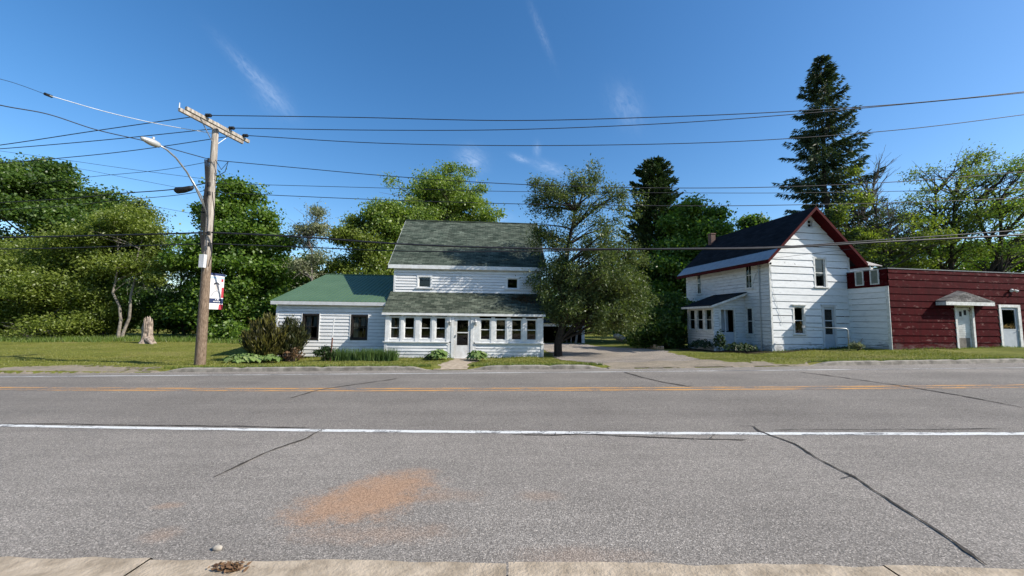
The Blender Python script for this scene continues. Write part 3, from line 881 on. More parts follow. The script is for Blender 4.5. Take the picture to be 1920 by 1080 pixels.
# roof
M['roof3'] = roof_mat("black_shingle", (.010, .011, .014), (.018, .019, .023), gpit, 'y', mort=(.01, .01, .012))
OH, OF = .52, .55
ro = MB()
def gz(u): return 7.62 - abs(u - GWID / 2) * tg
for sgn in (-1, 1):
    e = GWID / 2 + sgn * (GWID / 2 + OH)
    z = gz(e)
    ro.slab([(GWID / 2, -OF, 7.62), (e, -OF, z), (e, GDEP + .3, z), (GWID / 2, GDEP + .3, 7.62)], (0, 0, .08 if sgn < 0 else .078))
roo = ro.build("roof", M['roof3'], H2)
rk = MB()
for sgn in (-1, 1):
    e = GWID / 2 + sgn * (GWID / 2 + OH + .02)
    z = gz(e)
    rk.slab([(GWID / 2, -OF - .035, 7.62 - .09), (e, -OF - .035, z - .09), (e, -OF - .035, z + .09), (GWID / 2, -OF - .035, 7.62 + .09)], (0, .033, 0))
    # soffit boards under the overhang, and the eave fascia
    rk.slab([(GWID / 2, -OF, 7.62 - .03), (e, -OF, z - .03), (e, -.005, z - .03), (GWID / 2, -.005, 7.62 - .03)], (0, 0, -.02))
    rk.box(e - .012, e + .012, -OF, GDEP + .3, z - .11, z + .065)
rk.build("rake_board", M['red_trim'], roo)
mt = MB()
e0 = -OH - .005; a0 = .06
mt.slab([(e0, -OF - .01, gz(-OH) + .083), (a0, -OF - .01, gz(a0) + .083), (a0, GDEP + .3, gz(a0) + .083), (e0, GDEP + .3, gz(-OH) + .083)], (0, 0, .012))
mt.build("eave_metal_strip", M['strip_metal'], roo)
def brickmat():
    t = NT("chimney_brick")
    br = t.node("ShaderNodeTexBrick"); t.link(t.scaled((1, 1, 1)), br.inputs[0])
    mp = t.node("ShaderNodeMapping"); t.link(t.co(), mp.inputs[0]); mp.inputs["Rotation"].default_value = (RAD(90), 0, 0); t.link(mp.outputs[0], br.inputs[0])
    br.inputs["Color1"].default_value = (.13, .06, .045, 1); br.inputs["Color2"].default_value = (.09, .05, .04, 1); br.inputs["Mortar"].default_value = (.18, .17, .15, 1)
    br.inputs["Scale"].default_value = 1; br.inputs["Brick Width"].default_value = .21; br.inputs["Row Height"].default_value = .07; br.inputs["Mortar Size"].default_value = .006
    return t.finish(br.outputs[0], .9, None)
M['brick'] = brickmat()
ch = MB(); ch.box(GWID / 2 - .62, GWID / 2 - .28, GDEP - .3, GDEP + .05, 6.2, 7.85); ch.box(GWID / 2 - .65, GWID / 2 - .25, GDEP - .33, GDEP + .08, 7.85, 7.93); ch.build("chimney", M['brick'], H2)
# enclosed side porch on the left wall
PX, PY0, PY1 = -2.0, 1.82, 4.2
pe = Wall((PX, PY0, 0), ux, nf)      # street end, 2 m wide
po = Wall((PX, PY0, 0), (0, 1, 0), (-1, 0, 0))
px_ = MB()
siding(px_, pe, 0, 2.0, -.1, 3.15, .15, [(.42, 1.32, -.1, 2.25)], seed=15, ul=lambda z: max(0, (z - 2.42) / .36), wav=.006)
siding(px_, po, 0, PY1 - PY0, -.1, .95, .15, seed=16, wav=.006)
px_.box(PX + .02, 0, PY1 - .04, PY1, -.3, 2.4)
px_.build("side_porch_wall", M['siding_peel'], H2)
n3 = MB()
WN = [(.12, .66), (.88, 1.42), (1.64, 2.18)]
for (a, b) in WN:
    window(po, H2, a, b, 1.05, 2.22, M['trim_worn'], M['trim_worn'], cas=.06, sill=False, bar=.03, curtain=[(a + .04, b - .04, 1.06, 1.85)])
for i in range(4):
    l = WN[i - 1][1] + .06 if i else -.02
    r = WN[i][0] - .06 if i < 3 else PY1 - PY0
    po.box(n3, l, r, .95, 2.4, -.06, .02)
for a, b in WN: po.box(n3, a - .06, b + .06, .95, .99, -.05, .05); po.box(n3, a - .06, b + .06, 2.28, 2.4, -.05, .015)
pe.box(n3, -.022, .09, -.1, 2.4, -.02, .03)
n3.build("side_porch_posts", M['trim_worn'], H2)
df = MB(); pe.box(df, .36, .46, -.1, 2.3, -.05, .035); pe.box(df, 1.28, 1.38, -.1, 2.3, -.05, .035); pe.box(df, .46, 1.28, 2.2, 2.3, -.05, .035); df.build("side_door_frame", M['trim_worn'], H2)
dr = MB(); pe.box(dr, .82, 1.28, 1.0, 2.2, -.5, -.46); pe.box(dr, .46, 1.28, -.1, .95, -.08, -.04); pe.box(dr, .72, .80, .95, 2.2, -.08, -.03)
dr.build("side_door", M['door_grey'], H2)
M['roof4'] = roof_mat("side_porch_shingle", (.012, .013, .015), (.02, .021, .025), .35, 'y', mort=(.01, .01, .012))
sr = MB(); sr.slab([(PX - .28, PY0 - .25, 2.36), (0, PY0 - .25, 3.18), (0, PY1 + .2, 3.18), (PX - .28, PY1 + .2, 2.36)], (0, 0, .06))
sro = sr.build("side_porch_roof", M['roof4'], H2)
fs = MB(); fs.slab([(PX - .28, PY0 - .275, 2.30), (-.02, PY0 - .275, 3.07), (-.02, PY0 - .275, 3.19), (PX - .28, PY0 - .275, 2.42)], (0, .023, 0)); fs.box(PX - .3, PX - .282, PY0 - .25, PY1 + .2, 2.28, 2.40)
fs.build("fascia", M['trim_worn'], sro)
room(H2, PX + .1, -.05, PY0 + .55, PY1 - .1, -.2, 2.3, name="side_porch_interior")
# service mast and insulators
cd = MB(); cd.tube([(-.07, .62, .05), (-.07, .62, 4.75), (-.10, .58, 4.9), (-.2, .56, 4.86)], .028); cd.box(-.12, -.01, .5, .74, .0, .06)
cd.tube([(-.09, .62, 4.8), (-.22, .55, 4.4), (-.24, .75, 3.9), (-.12, 1.0, 3.6), (-.03, .9, 4.1), (-.05, .3, 4.75), (-.06, .06, 4.9)], .010, 6)
cd.build("service_mast", M['metal'], H2)
for z in (4.62, 4.86, 5.06):
    ins = MB(); ins.tube([(.02, -.03, z), (.02, -.12, z)], .022); ins.tube([(.02, -.10, z - .05), (.02, -.10, z + .05)], .04)
    ins.build("wire_bracket", M['black'], H2)
cw = MB(); cw.tube([(.04, -.07, 4.6), (.09, -.05, 4.0), (.13, -.05, 3.3), (.3, -.05, 2.6), (.5, -.05, 1.9), (.6, -.05, 1.4)], .008, 5); cw.build("loose_cable", M['wire_white'], H2)
# rear wing
M['roof5'] = roof_mat("pale_shingle", (.40, .37, .34), (.52, .49, .46), .3, 'x')
rw = MB(); RWW = Wall((GWID, 3.2, 0), ux, nf)
siding(rw, RWW, .02, 5.7, .0, 5.2, .25, seed=18); rw.box(GWID + .02, GWID + 5.7, 3.25, 7.2, -.3, 5.2)
rw.build("rear_wing_wall", M['siding_peel'], H2)
rr = MB(); rr.slab([(GWID, 2.75, 5.22), (GWID + 5.85, 2.75, 5.22), (GWID + 5.7, 3.8, 5.72), (GWID, 3.8, 5.72)], (0, 0, .05)); rr.build("rear_lean_to_roof", M['roof5'], H2)
rr = MB()
rr.slab([(GWID - .4, 3.8, 5.75), (GWID + 5.9, 3.8, 5.75), (GWID + 2.6, 5.4, 7.25), (GWID - .4, 5.4, 7.25)], (0, 0, .06))
rr.slab([(GWID + 5.9, 3.8, 5.75), (GWID + 5.9, 7.1, 5.75), (GWID + 2.6, 5.4, 7.25)], (0, 0, .058))
rr.slab([(GWID - .4, 7.1, 5.75), (GWID + 5.9, 7.1, 5.75), (GWID + 2.6, 5.401, 7.25), (GWID - .4, 5.401, 7.25)], (0, 0, .056))
rr.build("rear_wing_roof", M['roof3'], H2)
window(RWW, H2, 3.5, 3.85, 4.25, 4.95, M['trim_worn'], M['trim_worn'], cas=.05, sill=False)
room(H2, 2.25, 2.95, .25, 1.0, 6.4, 7.15, name="attic_interior")
room(H2, .12, GWID - .12, .3, 4.5, -.1, 5.1)
fb = MB(); fb.box(.04, GWID - .04, .05, GDEP, -1, .0); fb.box(PX + .06, -.02, PY0 + .06, PY1 - .06, -1, -.35)
for yy in (PY0 + .02, PY0 + .9, PY1 - .4): fb.box(PX + .0, PX + .3, yy, yy + .3, -1, -.1)
fb.build("foundation", M['dark_stone'], H2)

# ================================================================== red building
H3 = empty("red_building", (18.64, 18.95, .47), RAD(8.8), "low flat roofed dark red building with white annex wall and two white doors", "building")
RF = Wall((0, 0, 0), ux, nf)
RL = Wall((0, 0, 0), (0, 1, 0), (-1, 0, 0))
RLEN = 12.0
rb = MB()
rholes = [(3.86, 5.06, -.05, 2.30), (6.68, 8.10, -.05, 2.34)]
siding(rb, RF, 0, RLEN, 0, 4.0, .345, rholes, seed=21, t=.03, wav=.012, gap=.02)
siding(rb, RL, .0, 2.05, 3.14, 4.0, .345, [(.42, .74, 3.30, 4.0), (1.16, 1.48, 3.26, 4.0)], seed=22, t=.03)
rb.build("red_wall", M['siding_red'], H3)
aw = MB()
siding(aw, RL, .0, 2.05, -.15, 3.14, .3, seed=23, t=.024, wav=.01, gap=.016)
aw.build("annex_wall", M['siding_worn'], H3)
tb = MB(); RL.box(tb, -.02, .12, -.1, 3.14, .02, .05); tb.build("corner_board", M['trim_worn'], H3)
for a, b in ((.42, .74), (1.16, 1.48)):
    vn = MB(); RL.box(vn, a, b, 3.30, 4.0, -.03, .015)
    for k in range(11): RL.box(vn, a + .005, b - .005, 3.34 + k * .058, 3.36 + k * .058, .015, .035)
    v_ = vn.build("vent_panel", M['vent'], H3)
    fr = MB()
    RL.box(fr, a - .05, a, 3.26, 4.02, -.02, .06); RL.box(fr, b, b + .05, 3.26, 4.02, -.02, .06); RL.box(fr, a, b, 3.26, 3.31, -.02, .06); RL.box(fr, a, b, 3.98, 4.03, -.02, .06)
    fr.build("frame", M['trim_worn'], v_)
rf = MB()
rf.slab([(-.05, -.05, 4.0), (RLEN, -.05, 4.0), (RLEN, 9, 4.0), (.3, 9, 4.0), (.3, 2.08, 4.0), (-.05, 2.08, 4.0)], (0, 0, .045)); rfo = rf.build("flat_roof", M['dull_metal'], H3)
bk = MB(); bk.box(.30, RLEN, 2.12, 9, -.5, 3.98); bk.build("rear_wall", M['siding_red'], H3)
# first door and its little gabled hood
df = MB()
RF.box(df, 3.86, 3.98, -.02, 2.30, -.10, .05); RF.box(df, 4.94, 5.06, -.02, 2.30, -.10, .05); RF.box(df, 3.98, 4.94, 2.18, 2.30, -.10, .05); RF.box(df, 3.9, 5.0, -.08, .0, -.1, .12)
df.build("door_frame", M['trim_worn'], H3)
# the white door stands slightly ajar
dd = empty("tmp", (0, 0, 0))
bpy.data.objects.remove(dd)
hx = 4.92
def ajar(u, v, n): # rotate about hinge on the right edge, into the doorway
    a = RAD(14); r = hx - u
    return RF.p(hx - r * math.cos(a) + n * math.sin(a), v, -.06 - r * math.sin(a) * .6 + n * math.cos(a))
def abox(mb, u0, u1, v0, v1, n0, n1):
    mb.hexa([ajar(u0, v0, n0), ajar(u1, v0, n0), ajar(u1, v0, n1), ajar(u0, v0, n1)], [ajar(u0, v1, n0), ajar(u1, v1, n0), ajar(u1, v1, n1), ajar(u0, v1, n1)])
dr = MB(); abox(dr, 4.02, hx, .02, 2.15, -.04, 0)
for k in range(7): abox(dr, 4.08, 4.86, .72 + k * .11, .80 + k * .11, 0, .012)
d1 = dr.build("door", M['door_white'], H3)
pn = MB(); abox(pn, 4.10, 4.84, .10, .60, 0, .008); pn.build("kick_panel", M['wood_plank'], d1)
for k in range(3):
    lt = MB(); u = 4.14 + k * .24
    abox(lt, u, u + .13, 1.62 + k * .07, 1.88 + k * .07, .001, .008); lt.build("pane", M['black'], d1)
kn = MB(); kn.blob(ajar(4.84, 1.02, .05), (.03, .03, .03), 1, 0); kn.build("handle", M['metal'], d1)
sc_ = MB(); sc_.tube([RF.p(4.82, 2.16, .02), RF.p(4.86, 2.05, .03), RF.p(4.80, 1.95, .03), RF.p(4.72, 2.0, .03)], .02, 6); sc_.build("door_closer", M['rust'], d1)
hood = MB()
hz, hp = 2.40, 2.95
hl, hr, hm, hd_ = 2.72, 5.74, 4.15, .45
hood.slab([RF.p(hl, hz, hd_), RF.p(hm, hp - .08, hd_ * .75), RF.p(hm, hp, .02), RF.p(hl, hz + .02, .02)], (0, 0, .05))
hood.slab([RF.p(hr, hz, hd_), RF.p(hm, hp - .08, hd_ * .75), RF.p(hm, hp, .02), RF.p(hr, hz + .02, .02)], (0, 0, .048))
hood.slab([RF.p(hl, hz, hd_), RF.p(hr, hz, hd_), RF.p(hm, hp - .08, hd_ * .75)], (0, 0, .046))
M['roof6'] = roof_mat("hood_shingle", (.10, .095, .09), (.22, .21, .20), .5, 'x', moss=(.03, .03, .028))
ho = hood.build("door_hood", M['roof6'], H3)
fs = MB(); RF.box(fs, hl, hr, hz - .17, hz - .002, hd_ - .04, hd_); RF.box(fs, hl, hl + .03, hz - .17, hz, 0.04, hd_ - .04); RF.box(fs, hr - .03, hr, hz - .17, hz, .04, hd_ - .04); RF.box(fs, hl + .03, hr - .03, hz - .03, hz - .005, .04, hd_ - .04)
fs.build("fascia", M['trim_worn'], ho)
# second door
df = MB()
RF.box(df, 6.68, 6.82, -.02, 2.34, -.10, .05); RF.box(df, 7.92, 8.10, -.02, 2.34, -.10, .05); RF.box(df, 6.82, 7.92, 2.2, 2.34, -.10, .05)
df.build("door_frame", M['trim_worn'], H3)
dr = MB()
RF.box(dr, 6.83, 6.95, 0, 2.19, -.06, -.01); RF.box(dr, 7.79, 7.91, 0, 2.19, -.06, -.01); RF.box(dr, 6.95, 7.79, .0, 1.03, -.06, -.015); RF.box(dr, 6.95, 7.79, 2.08, 2.19, -.06, -.01); RF.box(dr, 6.95, 7.79, 1.03, 1.08, -.06, -.005)
d2 = dr.build("door", M['door_grey'], H3)
gq = MB(); gq.poly(RF.p(6.95, 1.08, -.03), RF.p(7.79, 1.08, -.03), RF.p(7.79, 2.08, -.03), RF.p(6.95, 2.08, -.03)); gq.build("pane", M['glass'], d2)
hd = MB(); hd.tube([RF.p(7.85, 1.0, -.01), RF.p(7.85, 1.0, .05), RF.p(7.76, 1.0, .06)], .015); hd.build("handle", M['metal'], d2)
wlm = MB(); wlm.tube([RF.p(7.62, 3.12, .03), RF.p(7.62, 3.12, .10)], .06, 10); wlm.tube([RF.p(7.55, 3.10, .10), RF.p(7.42, 3.06, .16)], [.05, .07], 10); wlm.tube([RF.p(7.70, 3.10, .10), RF.p(7.82, 3.04, .16)], [.05, .07], 10); wlm.build("flood_lamp", M['trim_worn'], H3)
room(H3, .2, RLEN - .2, .35, 2.0, -.2, 3.9)
fb = MB(); fb.box(.05, RLEN, .05, 9, -1, -.02); fb.build("foundation", M['dark_stone'], H3)

# handrail by the gabled house's door
gr_ = at(1592, 655, 19.3)
hr0 = Vector((gr_[0], gr_[1], ground(gr_[0], gr_[1])))
hrl = empty("handrail", hr0, RAD(8.8), "bent grey pipe handrail beside the gabled house's grey door", "handrail")
rl = MB(); rl.tube([(0, 0, -.1), (0, 0, .95), (-.02, .01, 1.02), (-.09, .02, 1.06), (-1.75, .75, 1.12)], .026, 8); rl.build("rail", M['metal'], hrl, smooth=True)
bk = MB(); bk.box(-1.80, -1.72, .70, .80, 1.06, 1.18); bk.build("wall_bracket", M['metal'], hrl)

# ================================================================== garage at the end of the drive
gb = (3.0, 40.5)
GA = empty("garage", (2.6, 40.0, -.62), RAD(3), "low open fronted grey garage at the end of the driveway", "garage")
gwl = MB()
gwl.box(0, .14, 0, 6, -.3, 1.8); gwl.box(4.75, 4.92, 0, 6, -.3, 1.8); gwl.box(.14, 4.75, 5.9, 6, -.3, 1.8)
gwl.build("wall", M['siding_peel'], GA)
gbm = MB(); gbm.box(-.05, 4.97, -.06, .12, 1.72, 2.02); gbm.build("lintel", M['trim_worn'], GA)
gbm = MB(); gbm.box(4.70, 5.0, -.08, -.062 + .05, -.2, 1.72); gbm.build("door_post", M['trim_worn'], GA)
gro = MB(); gro.slab([(-.3, -.3, 2.05), (5.2, -.3, 2.05), (5.2, 6.2, 2.5), (-.3, 6.2, 2.5)], (0, 0, .08)); gro.build("roof", M['roof3'], GA)
room(GA, .16, 4.72, .2, 5.85, -.28, 1.7)
gfl = MB(); gfl.box(.16, 4.72, .2, 5.8, -.3, -.2)
for i, (xx, yy, ln, lean, ww) in enumerate([(4.35, .25, 1.75, .35, .22), (3.75, .5, 1.6, .1, .10), (3.2, .8, .9, -.15, .08)]):
    bm_ = MB(); bm_.hexa([(xx - lean, yy, -.2), (xx - lean + ww, yy, -.2), (xx - lean + ww, yy + .04, -.2), (xx - lean, yy + .04, -.2)],
                       [(xx, yy + .3, -.2 + ln), (xx + ww, yy + .3, -.2 + ln), (xx + ww, yy + .34, -.2 + ln), (xx, yy + .34, -.2 + ln)])
    o = bm_.build("plank", M['wood_plank']); o.matrix_world = Matrix.Translation(Vector((2.6, 40.0, -.62))) @ Matrix.Rotation(RAD(3), 4, 'Z')
    tag(o, ["wide pale plank leaning inside the garage doorway at its right side", "narrow plank leaning left of the wide one in the garage", "short stick of wood leaning deepest inside the garage"][i], "plank", "planks leaning inside the garage")
bp = gpt(1106, 634)
b_ = MB(); b_.blob((0, 0, .5), (.75, .5, .32), 4, .18)
o = b_.build("boulder", M['stone'], smooth=True); o.location = (bp[0] + .3, min(bp[1], 38.5), ground(bp[0], min(bp[1], 38.5)) + .1); o.rotation_euler = (0, .45, .2)
tag(o, "pale rounded boulder beside the right end of the garage", "boulder")
# ledge right of the drive
lp = [np.array([8.9, 25.6, 0]), np.array([9.0, 22.8, 0])]
sg = MB()
for i in range(5):
    a = lp[0] + (lp[1] - lp[0]) * (i / 5 + .01); b = lp[0] + (lp[1] - lp[0]) * ((i + 1) / 5 - .01)
    q = random.Random(i); h = .22 + q.uniform(-.05, .05)
    za, zb = ground(*a[:2]), ground(*b[:2])
    sg.hexa([(a[0], a[1], za - .1), (b[0], b[1], zb - .1), (b[0] + .1, b[1] + .35, zb - .1), (a[0] + .1, a[1] + .35, za - .1)],
            [(a[0] + .02, a[1] + .03, za + h), (b[0] - .02, b[1] + .03, zb + h), (b[0] + .1, b[1] + .33, zb + h), (a[0] + .1, a[1] + .33, za + h)])
tag(sg.build("stone_edging", M['stone']), "low pale stone edging along the right side of the driveway", "stone edging")

# ================================================================== utility pole
px0 = np.array([-12.13, 15.2, -.2]); px1 = np.array([-12.25, 15.2, 9.62])
UP = empty("utility_pole", px0, 0, "weathered wooden utility pole with crossarms and a street lamp, on the lawn by the road", "utility pole")
rel = lambda p: Vector(p) - Vector(px0)
def bark_pole():
    t = NT("pole_wood")
    n = t.noise(1.0, 7, .7, t.scaled((14, 14, .9)))
    sp = t.noise(1.0, 5, .7, t.scaled((26, 26, 7)))
    sep = t.node("ShaderNodeSeparateXYZ"); t.link(t.co(), sep.inputs[0])
    bare = t.ramp(t.math('ADD', t.math('DIVIDE', sep.outputs[2], 10), t.math('MULTIPLY', t.math('SUBTRACT', n, .5), .25)), [(.36, 0.0), (.48, 1.0)])
    low = t.mix(t.ramp(sp, [(.35, 0.0), (.65, 1.0)]), (.10, .07, .048), (.25, .185, .135))
    hi = t.mix(t.ramp(n, [(.35, 0.0), (.62, 1.0)]), (.17, .14, .115), (.46, .42, .37))
    return t.finish(t.mix(bare, low, hi), .9, t.bump(n, .7, .03), 0, .15)
M['pole'] = bark_pole()
pl = MB(); pl.tube([(0, 0, -.4)] + [tuple(rel(px0 + (px1 - px0) * t)) for t in np.linspace(0, 1, 14)], [.195] + list(np.linspace(.185, .11, 14)), 16)
pl.build("pole", M['pole'], UP, smooth=True)
armN, armF = np.array([-12.46, 13.85, 9.46]), np.array([-11.80, 16.35, 9.36])
def bar(mb, p, q, w, h, up=(0, 0, 1)):
    p, q = Vector(p), Vector(q); d = (q - p).normalized(); s = d.cross(Vector(up)).normalized() * w / 2; u = s.cross(d).normalized() * h / 2
    mb.hexa([p - s - u, q - s - u, q + s - u, p + s - u], [p - s + u, q - s + u, q + s + u, p + s + u])
ad = (armF - armN); ad /= np.linalg.norm(ad); sd = np.array([ad[1], -ad[0], 0])
for sg_, dz in ((1, 0), (-1, 0.0)):
    a = MB(); bar(a, rel(armN + sd * sg_ * .17 + [0, 0, dz]), rel(armF + sd * sg_ * .17 + [0, 0, dz]), .10, .13)
    ao = a.build("crossarm", M['pole'], UP)
wire_ends = []
for i, tt in enumerate((.27, .64, .88)):
    P_ = armN + (armF - armN) * tt + sd * .17
    Q_ = P_ + [.16, .02, .10]
    im = MB(); im.tube([rel(P_ + [0, 0, .05]), rel(P_ + [.0, 0, .14])], .02)
    for k in range(3): im.tube([rel(P_ + np.array([.05 + .07 * k, 0, .12])), rel(P_ + np.array([.09 + .07 * k, 0, .12]))], [.075, .06], 10)
    im.build("insulator", M['black'], UP); wire_ends.append(P_ + [.25, 0, .12])
for P_ in (armN, armF):
    im = MB(); im.tube([rel(P_ + sd * -.17 + [0, 0, .05]), rel(P_ + sd * -.17 + [0, 0, .26])], [.02, .015]); im.build("arm_pin", M['wire_white'], UP)
br = MB(); bar(br, rel(armN + (armF - armN) * .25), rel(px0 + (px1 - px0) * .90), .03, .02); bar(br, rel(armN + (armF - armN) * .74), rel(px0 + (px1 - px0) * .90), .03, .02); br.build("crossarm_brace", M['metal'], UP)
# street lamp arm
arm = MB()
armp = [at(386, 400, 15.05), at(383, 388, 14.95), at(366, 350, 14.4), at(350, 322, 13.9), at(330, 296, 13.4), at(312, 280, 13.0), at(298, 272, 12.75)]
arm.tube([rel(p) for p in armp], [.032] * 3 + [.03] * 4, 8)
arm.tube([rel(at(388, 405, 15.05)), rel(at(378, 368, 14.6)), rel(at(356, 331, 14.05))], .022, 6)
la = arm.build("lamp_arm", M['metal'], UP, smooth=True)
hA, hB = rel(at(299, 273, 12.75)), rel(at(264, 258, 12.25))
hm_ = MB(); n = 9
pts, rads = [], []
for i in range(n + 1):
    t_ = i / n; pts.append(hA + (hB - hA) * t_); rads.append(.035 + .085 * math.sin(math.pi * min(1, t_ * .8 + .18)) ** 1)
hm_.tube(pts, rads, 12)
cx = hA + (hB - hA) * .35 + Vector((0, 0, .10)); hm_.tube([cx, cx + Vector((0, 0, .10))], .035, 8)
hm_.build("lamp_head", M['lamp_metal'], la, smooth=True)
# hardware on the pole
hb = MB(); a = rel(at(383, 488, 15.0)); hb.box(a.x - .10, a.x + .09, a.y - .14, a.y + .02, a.z - .30, a.z + .22); hb.build("junction_box", M['trim_grey'], UP)
cj = MB()
q = random.Random(5)
for k in range(4):
    xx = [at(392 - k * 2, 300, 15.0), at(391 - k, 345, 15.0), at(386 - k * 2, 400, 15.0), at(384 - k * 2, 440, 15.0), at(381, 475, 15.0)]
    cj.tube([rel(p + np.array([0, -.02 - .012 * k, 0])) for p in xx], .018, 6)
cj.tube([rel(at(*p, 14.97)) for p in ((398, 360), (402, 400), (399, 440), (396, 480), (390, 500))], .014, 6)
cj.tube([rel(at(*p, 15.1)) for p in ((404, 300), (415, 318), (428, 303), (422, 322), (408, 330))], .014, 6)
cj.tube([rel(at(*p, 15.1)) for p in ((408, 318), (420, 340), (428, 346))], .012, 6)
for y_ in (300, 345, 362, 437, 458): cj.tube([rel(at(392, y_ - 3, 14.99)), rel(at(392, y_ + 4, 14.99))], .05, 8)
cj.build("cable_bundle", M['black'], UP)

# banner hanging behind the pole
def banner():
    base = at(388, 512, 15.25)
    o = empty("banner", (base[0], 15.38, 0), 0, "white banner with a portrait, red stripe and navy band hanging from the utility pole", "banner")
    zt, zb_ = at(405, 513, 15.7)[2], at(405, 580, 15.7)[2]
    # banner plane runs away from the road; texture drawn with geometry layers facing the road's right side
    x0 = 0.02; W_ = .66
    def pt(s, v, d=0):   # s along width, v 0..1 height
        bul = .05 * math.sin(s * 3.1) * math.sin(v * 3)
        return (x0 + .10 * s + bul + d, s * W_, zb_ + (zt - zb_) * v)
    def patch(mb, s0, s1, v0, v1, d, n=8):
        b = len(mb.v)
        for i in range(n + 1):
            for j in range(n + 1): mb.v.append(pt(s0 + (s1 - s0) * i / n, v0 + (v1 - v0) * j / n, d))
        for i in range(n):
            for j in range(n): mb.f.append((b + i * (n + 1) + j, b + (i + 1) * (n + 1) + j, b + (i + 1) * (n + 1) + j + 1, b + i * (n + 1) + j + 1))
    mk = lambda n_, c_: simple(n_, c_, tuple(q * .85 for q in c_), 5, .7)
    white, navy, red, grey, dk = mk("banner_white", (.72, .72, .73)), mk("banner_navy", (.025, .04, .11)), mk("banner_red", (.48, .05, .07)), mk("banner_grey", (.42, .42, .44)), mk("banner_dark", (.05, .05, .06))
    c_ = MB(); patch(c_, 0, 1, 0, 1, 0, 14); cl = c_.build("cloth", white, o, smooth=True)
    for side in (.004, -.004):
        a = MB(); patch(a, 0, 1, .94, 1, side); patch(a, 0, 1, .17, .30, side); a.build("navy_band", navy, cl)
        a = MB(); patch(a, 0, 1, .86, .90, side, 6); a.build("pale_stripe", mk("banner_blue", (.35, .5, .7)), cl)
        a = MB(); patch(a, .8, 1, .33, .62, side); patch(a, .72, 1, .0, .14, side); patch(a, .76, .92, .78, .86, side); a.build("red_patch", red, cl)
        # portrait: shoulders, face and dark cap
        a = MB(); ce = [pt(.45, .36, side * 1.5)] + [pt(.45 + .32 * math.cos(t_), .36 + .16 * math.sin(t_), side * 1.5) for t_ in np.linspace(0, math.pi, 14)]; a.poly(*ce); a.build("portrait_shoulders", grey, cl)
        a = MB(); a.poly(*[pt(.45 + .14 * math.cos(t_), .62 + .10 * math.sin(t_), side * 1.6) for t_ in np.linspace(0, 6.283, 18)[:-1]]); a.build("portrait_face", mk("banner_face", (.55, .50, .47)), cl)
        a = MB(); a.poly(*[pt(.43 + .2 * math.cos(t_), .68 + .07 * math.sin(t_), side * 1.8) for t_ in np.linspace(0, math.pi, 12)]); a.build("portrait_cap", dk, cl)
        a = MB()
        for (s0, s1, v0) in ((.40, .46, .255), (.52, .66, .255), (.30, .40, .205), (.44, .52, .205), (.56, .62, .205), (.66, .76, .205)): patch(a, s0, s1, v0, v0 + .025, side * 1.6, 2)
        a.build("lettering", white, cl)
    r_ = MB()
    for v in (1.0, 0.0): r_.tube([(-.15, -.15, zb_ + (zt - zb_) * v), pt(1.05, v)], .015, 6)
    r_.build("banner_rod", M['black'], o)
banner()

# ------------------------------------------------------------------ wires
def spline(P, n=10):
    P = [np.array(p, float) for p in P]
    if len(P) == 2:
        return [P[0] + (P[1] - P[0]) * t for t in np.linspace(0, 1, n)]
    Q = [2 * P[0] - P[1]] + P + [2 * P[-1] - P[-2]]
    out = []
    for i in range(1, len(Q) - 2):
        for t in np.linspace(0, 1, n, endpoint=False):
            a, b, c, d = Q[i - 1], Q[i], Q[i + 1], Q[i + 2]
            out.append(.5 * ((2 * b) + (-a + c) * t + (2 * a - 5 * b + 4 * c - d) * t * t + (-a + 3 * b - 3 * c + d) * t ** 3))
    return out + [P[-1]]
def wire(label, pts, D0, D1, r=.016, mat='wire', start=None, name="power_line", cat="power line"):
    n = len(pts)
    x0, x1 = pts[0][0], pts[-1][0]
    PP = []
    for i, (x, y) in enumerate(pts):
        t = (x - x0) / (x1 - x0)
        PP.append(at(x, y, D0 + (D1 - D0) * t))
    if start is not None: PP[0] = np.array(start)
    o = MB(); o.tube(spline(PP), r, 5); o = o.build(name, M[mat], smooth=True)
    return tag(o, label, cat, "overhead wires at the utility pole")
G_ = None
wire("topmost wire running right from the crossarm's near end", [(393, 209), (660, 220), (960, 226), (1250, 219), (1480, 209), (1700, 194), (1920, 172), (2150, 143)], 14.5, 13.4, start=wire_ends[0])
wire("second wire from the top running right from the crossarm", [(438, 237), (700, 244), (960, 243), (1240, 232), (1480, 215), (1700, 195), (1920, 174), (2150, 148)], 15.4, 14.3, start=wire_ends[1])
wire("third wire from the top running right from the crossarm's far end", [(458, 255), (700, 268), (960, 273), (1240, 270), (1460, 261), (1700, 242), (1920, 215), (2150, 184)], 16.0, 14.9, start=wire_ends[2])
wire("wavy dark wire leaving the pole to the right just below the crossarm", [(408, 301), (560, 315), (740, 331), (960, 345), (1200, 352), (1440, 351), (1680, 341), (1920, 322), (2150, 300)], 15.2, 14.2, .015)
wire("thin wire to the right at the level of the lamp arm's middle", [(402, 344), (700, 352), (960, 359), (1400, 362), (1660, 359), (1920, 353), (2150, 345)], 15.2, 14.4, .011)
wire("dark wire to the right at the foot of the lamp arm's curve", [(402, 361), (700, 374), (1000, 383), (1300, 386), (1500, 384), (1720, 379), (1920, 371), (2150, 360)], 15.2, 14.2, .014)
wire("thick upper telephone cable sagging across the houses to the right", [(397, 436), (560, 444), (760, 458), (1000, 466), (1250, 467), (1450, 465), (1650, 454), (1920, 440), (2150, 424)], 15.0, 14.0, .036, name="telephone_cable", cat="cable")
wire("thinner lower telephone cable sagging across the houses to the right", [(396, 457), (560, 463), (760, 471), (1000, 471), (1250, 466), (1450, 463), (1650, 450), (1920, 431), (2150, 410)], 15.1, 14.2, .022, name="telephone_cable", cat="cable")
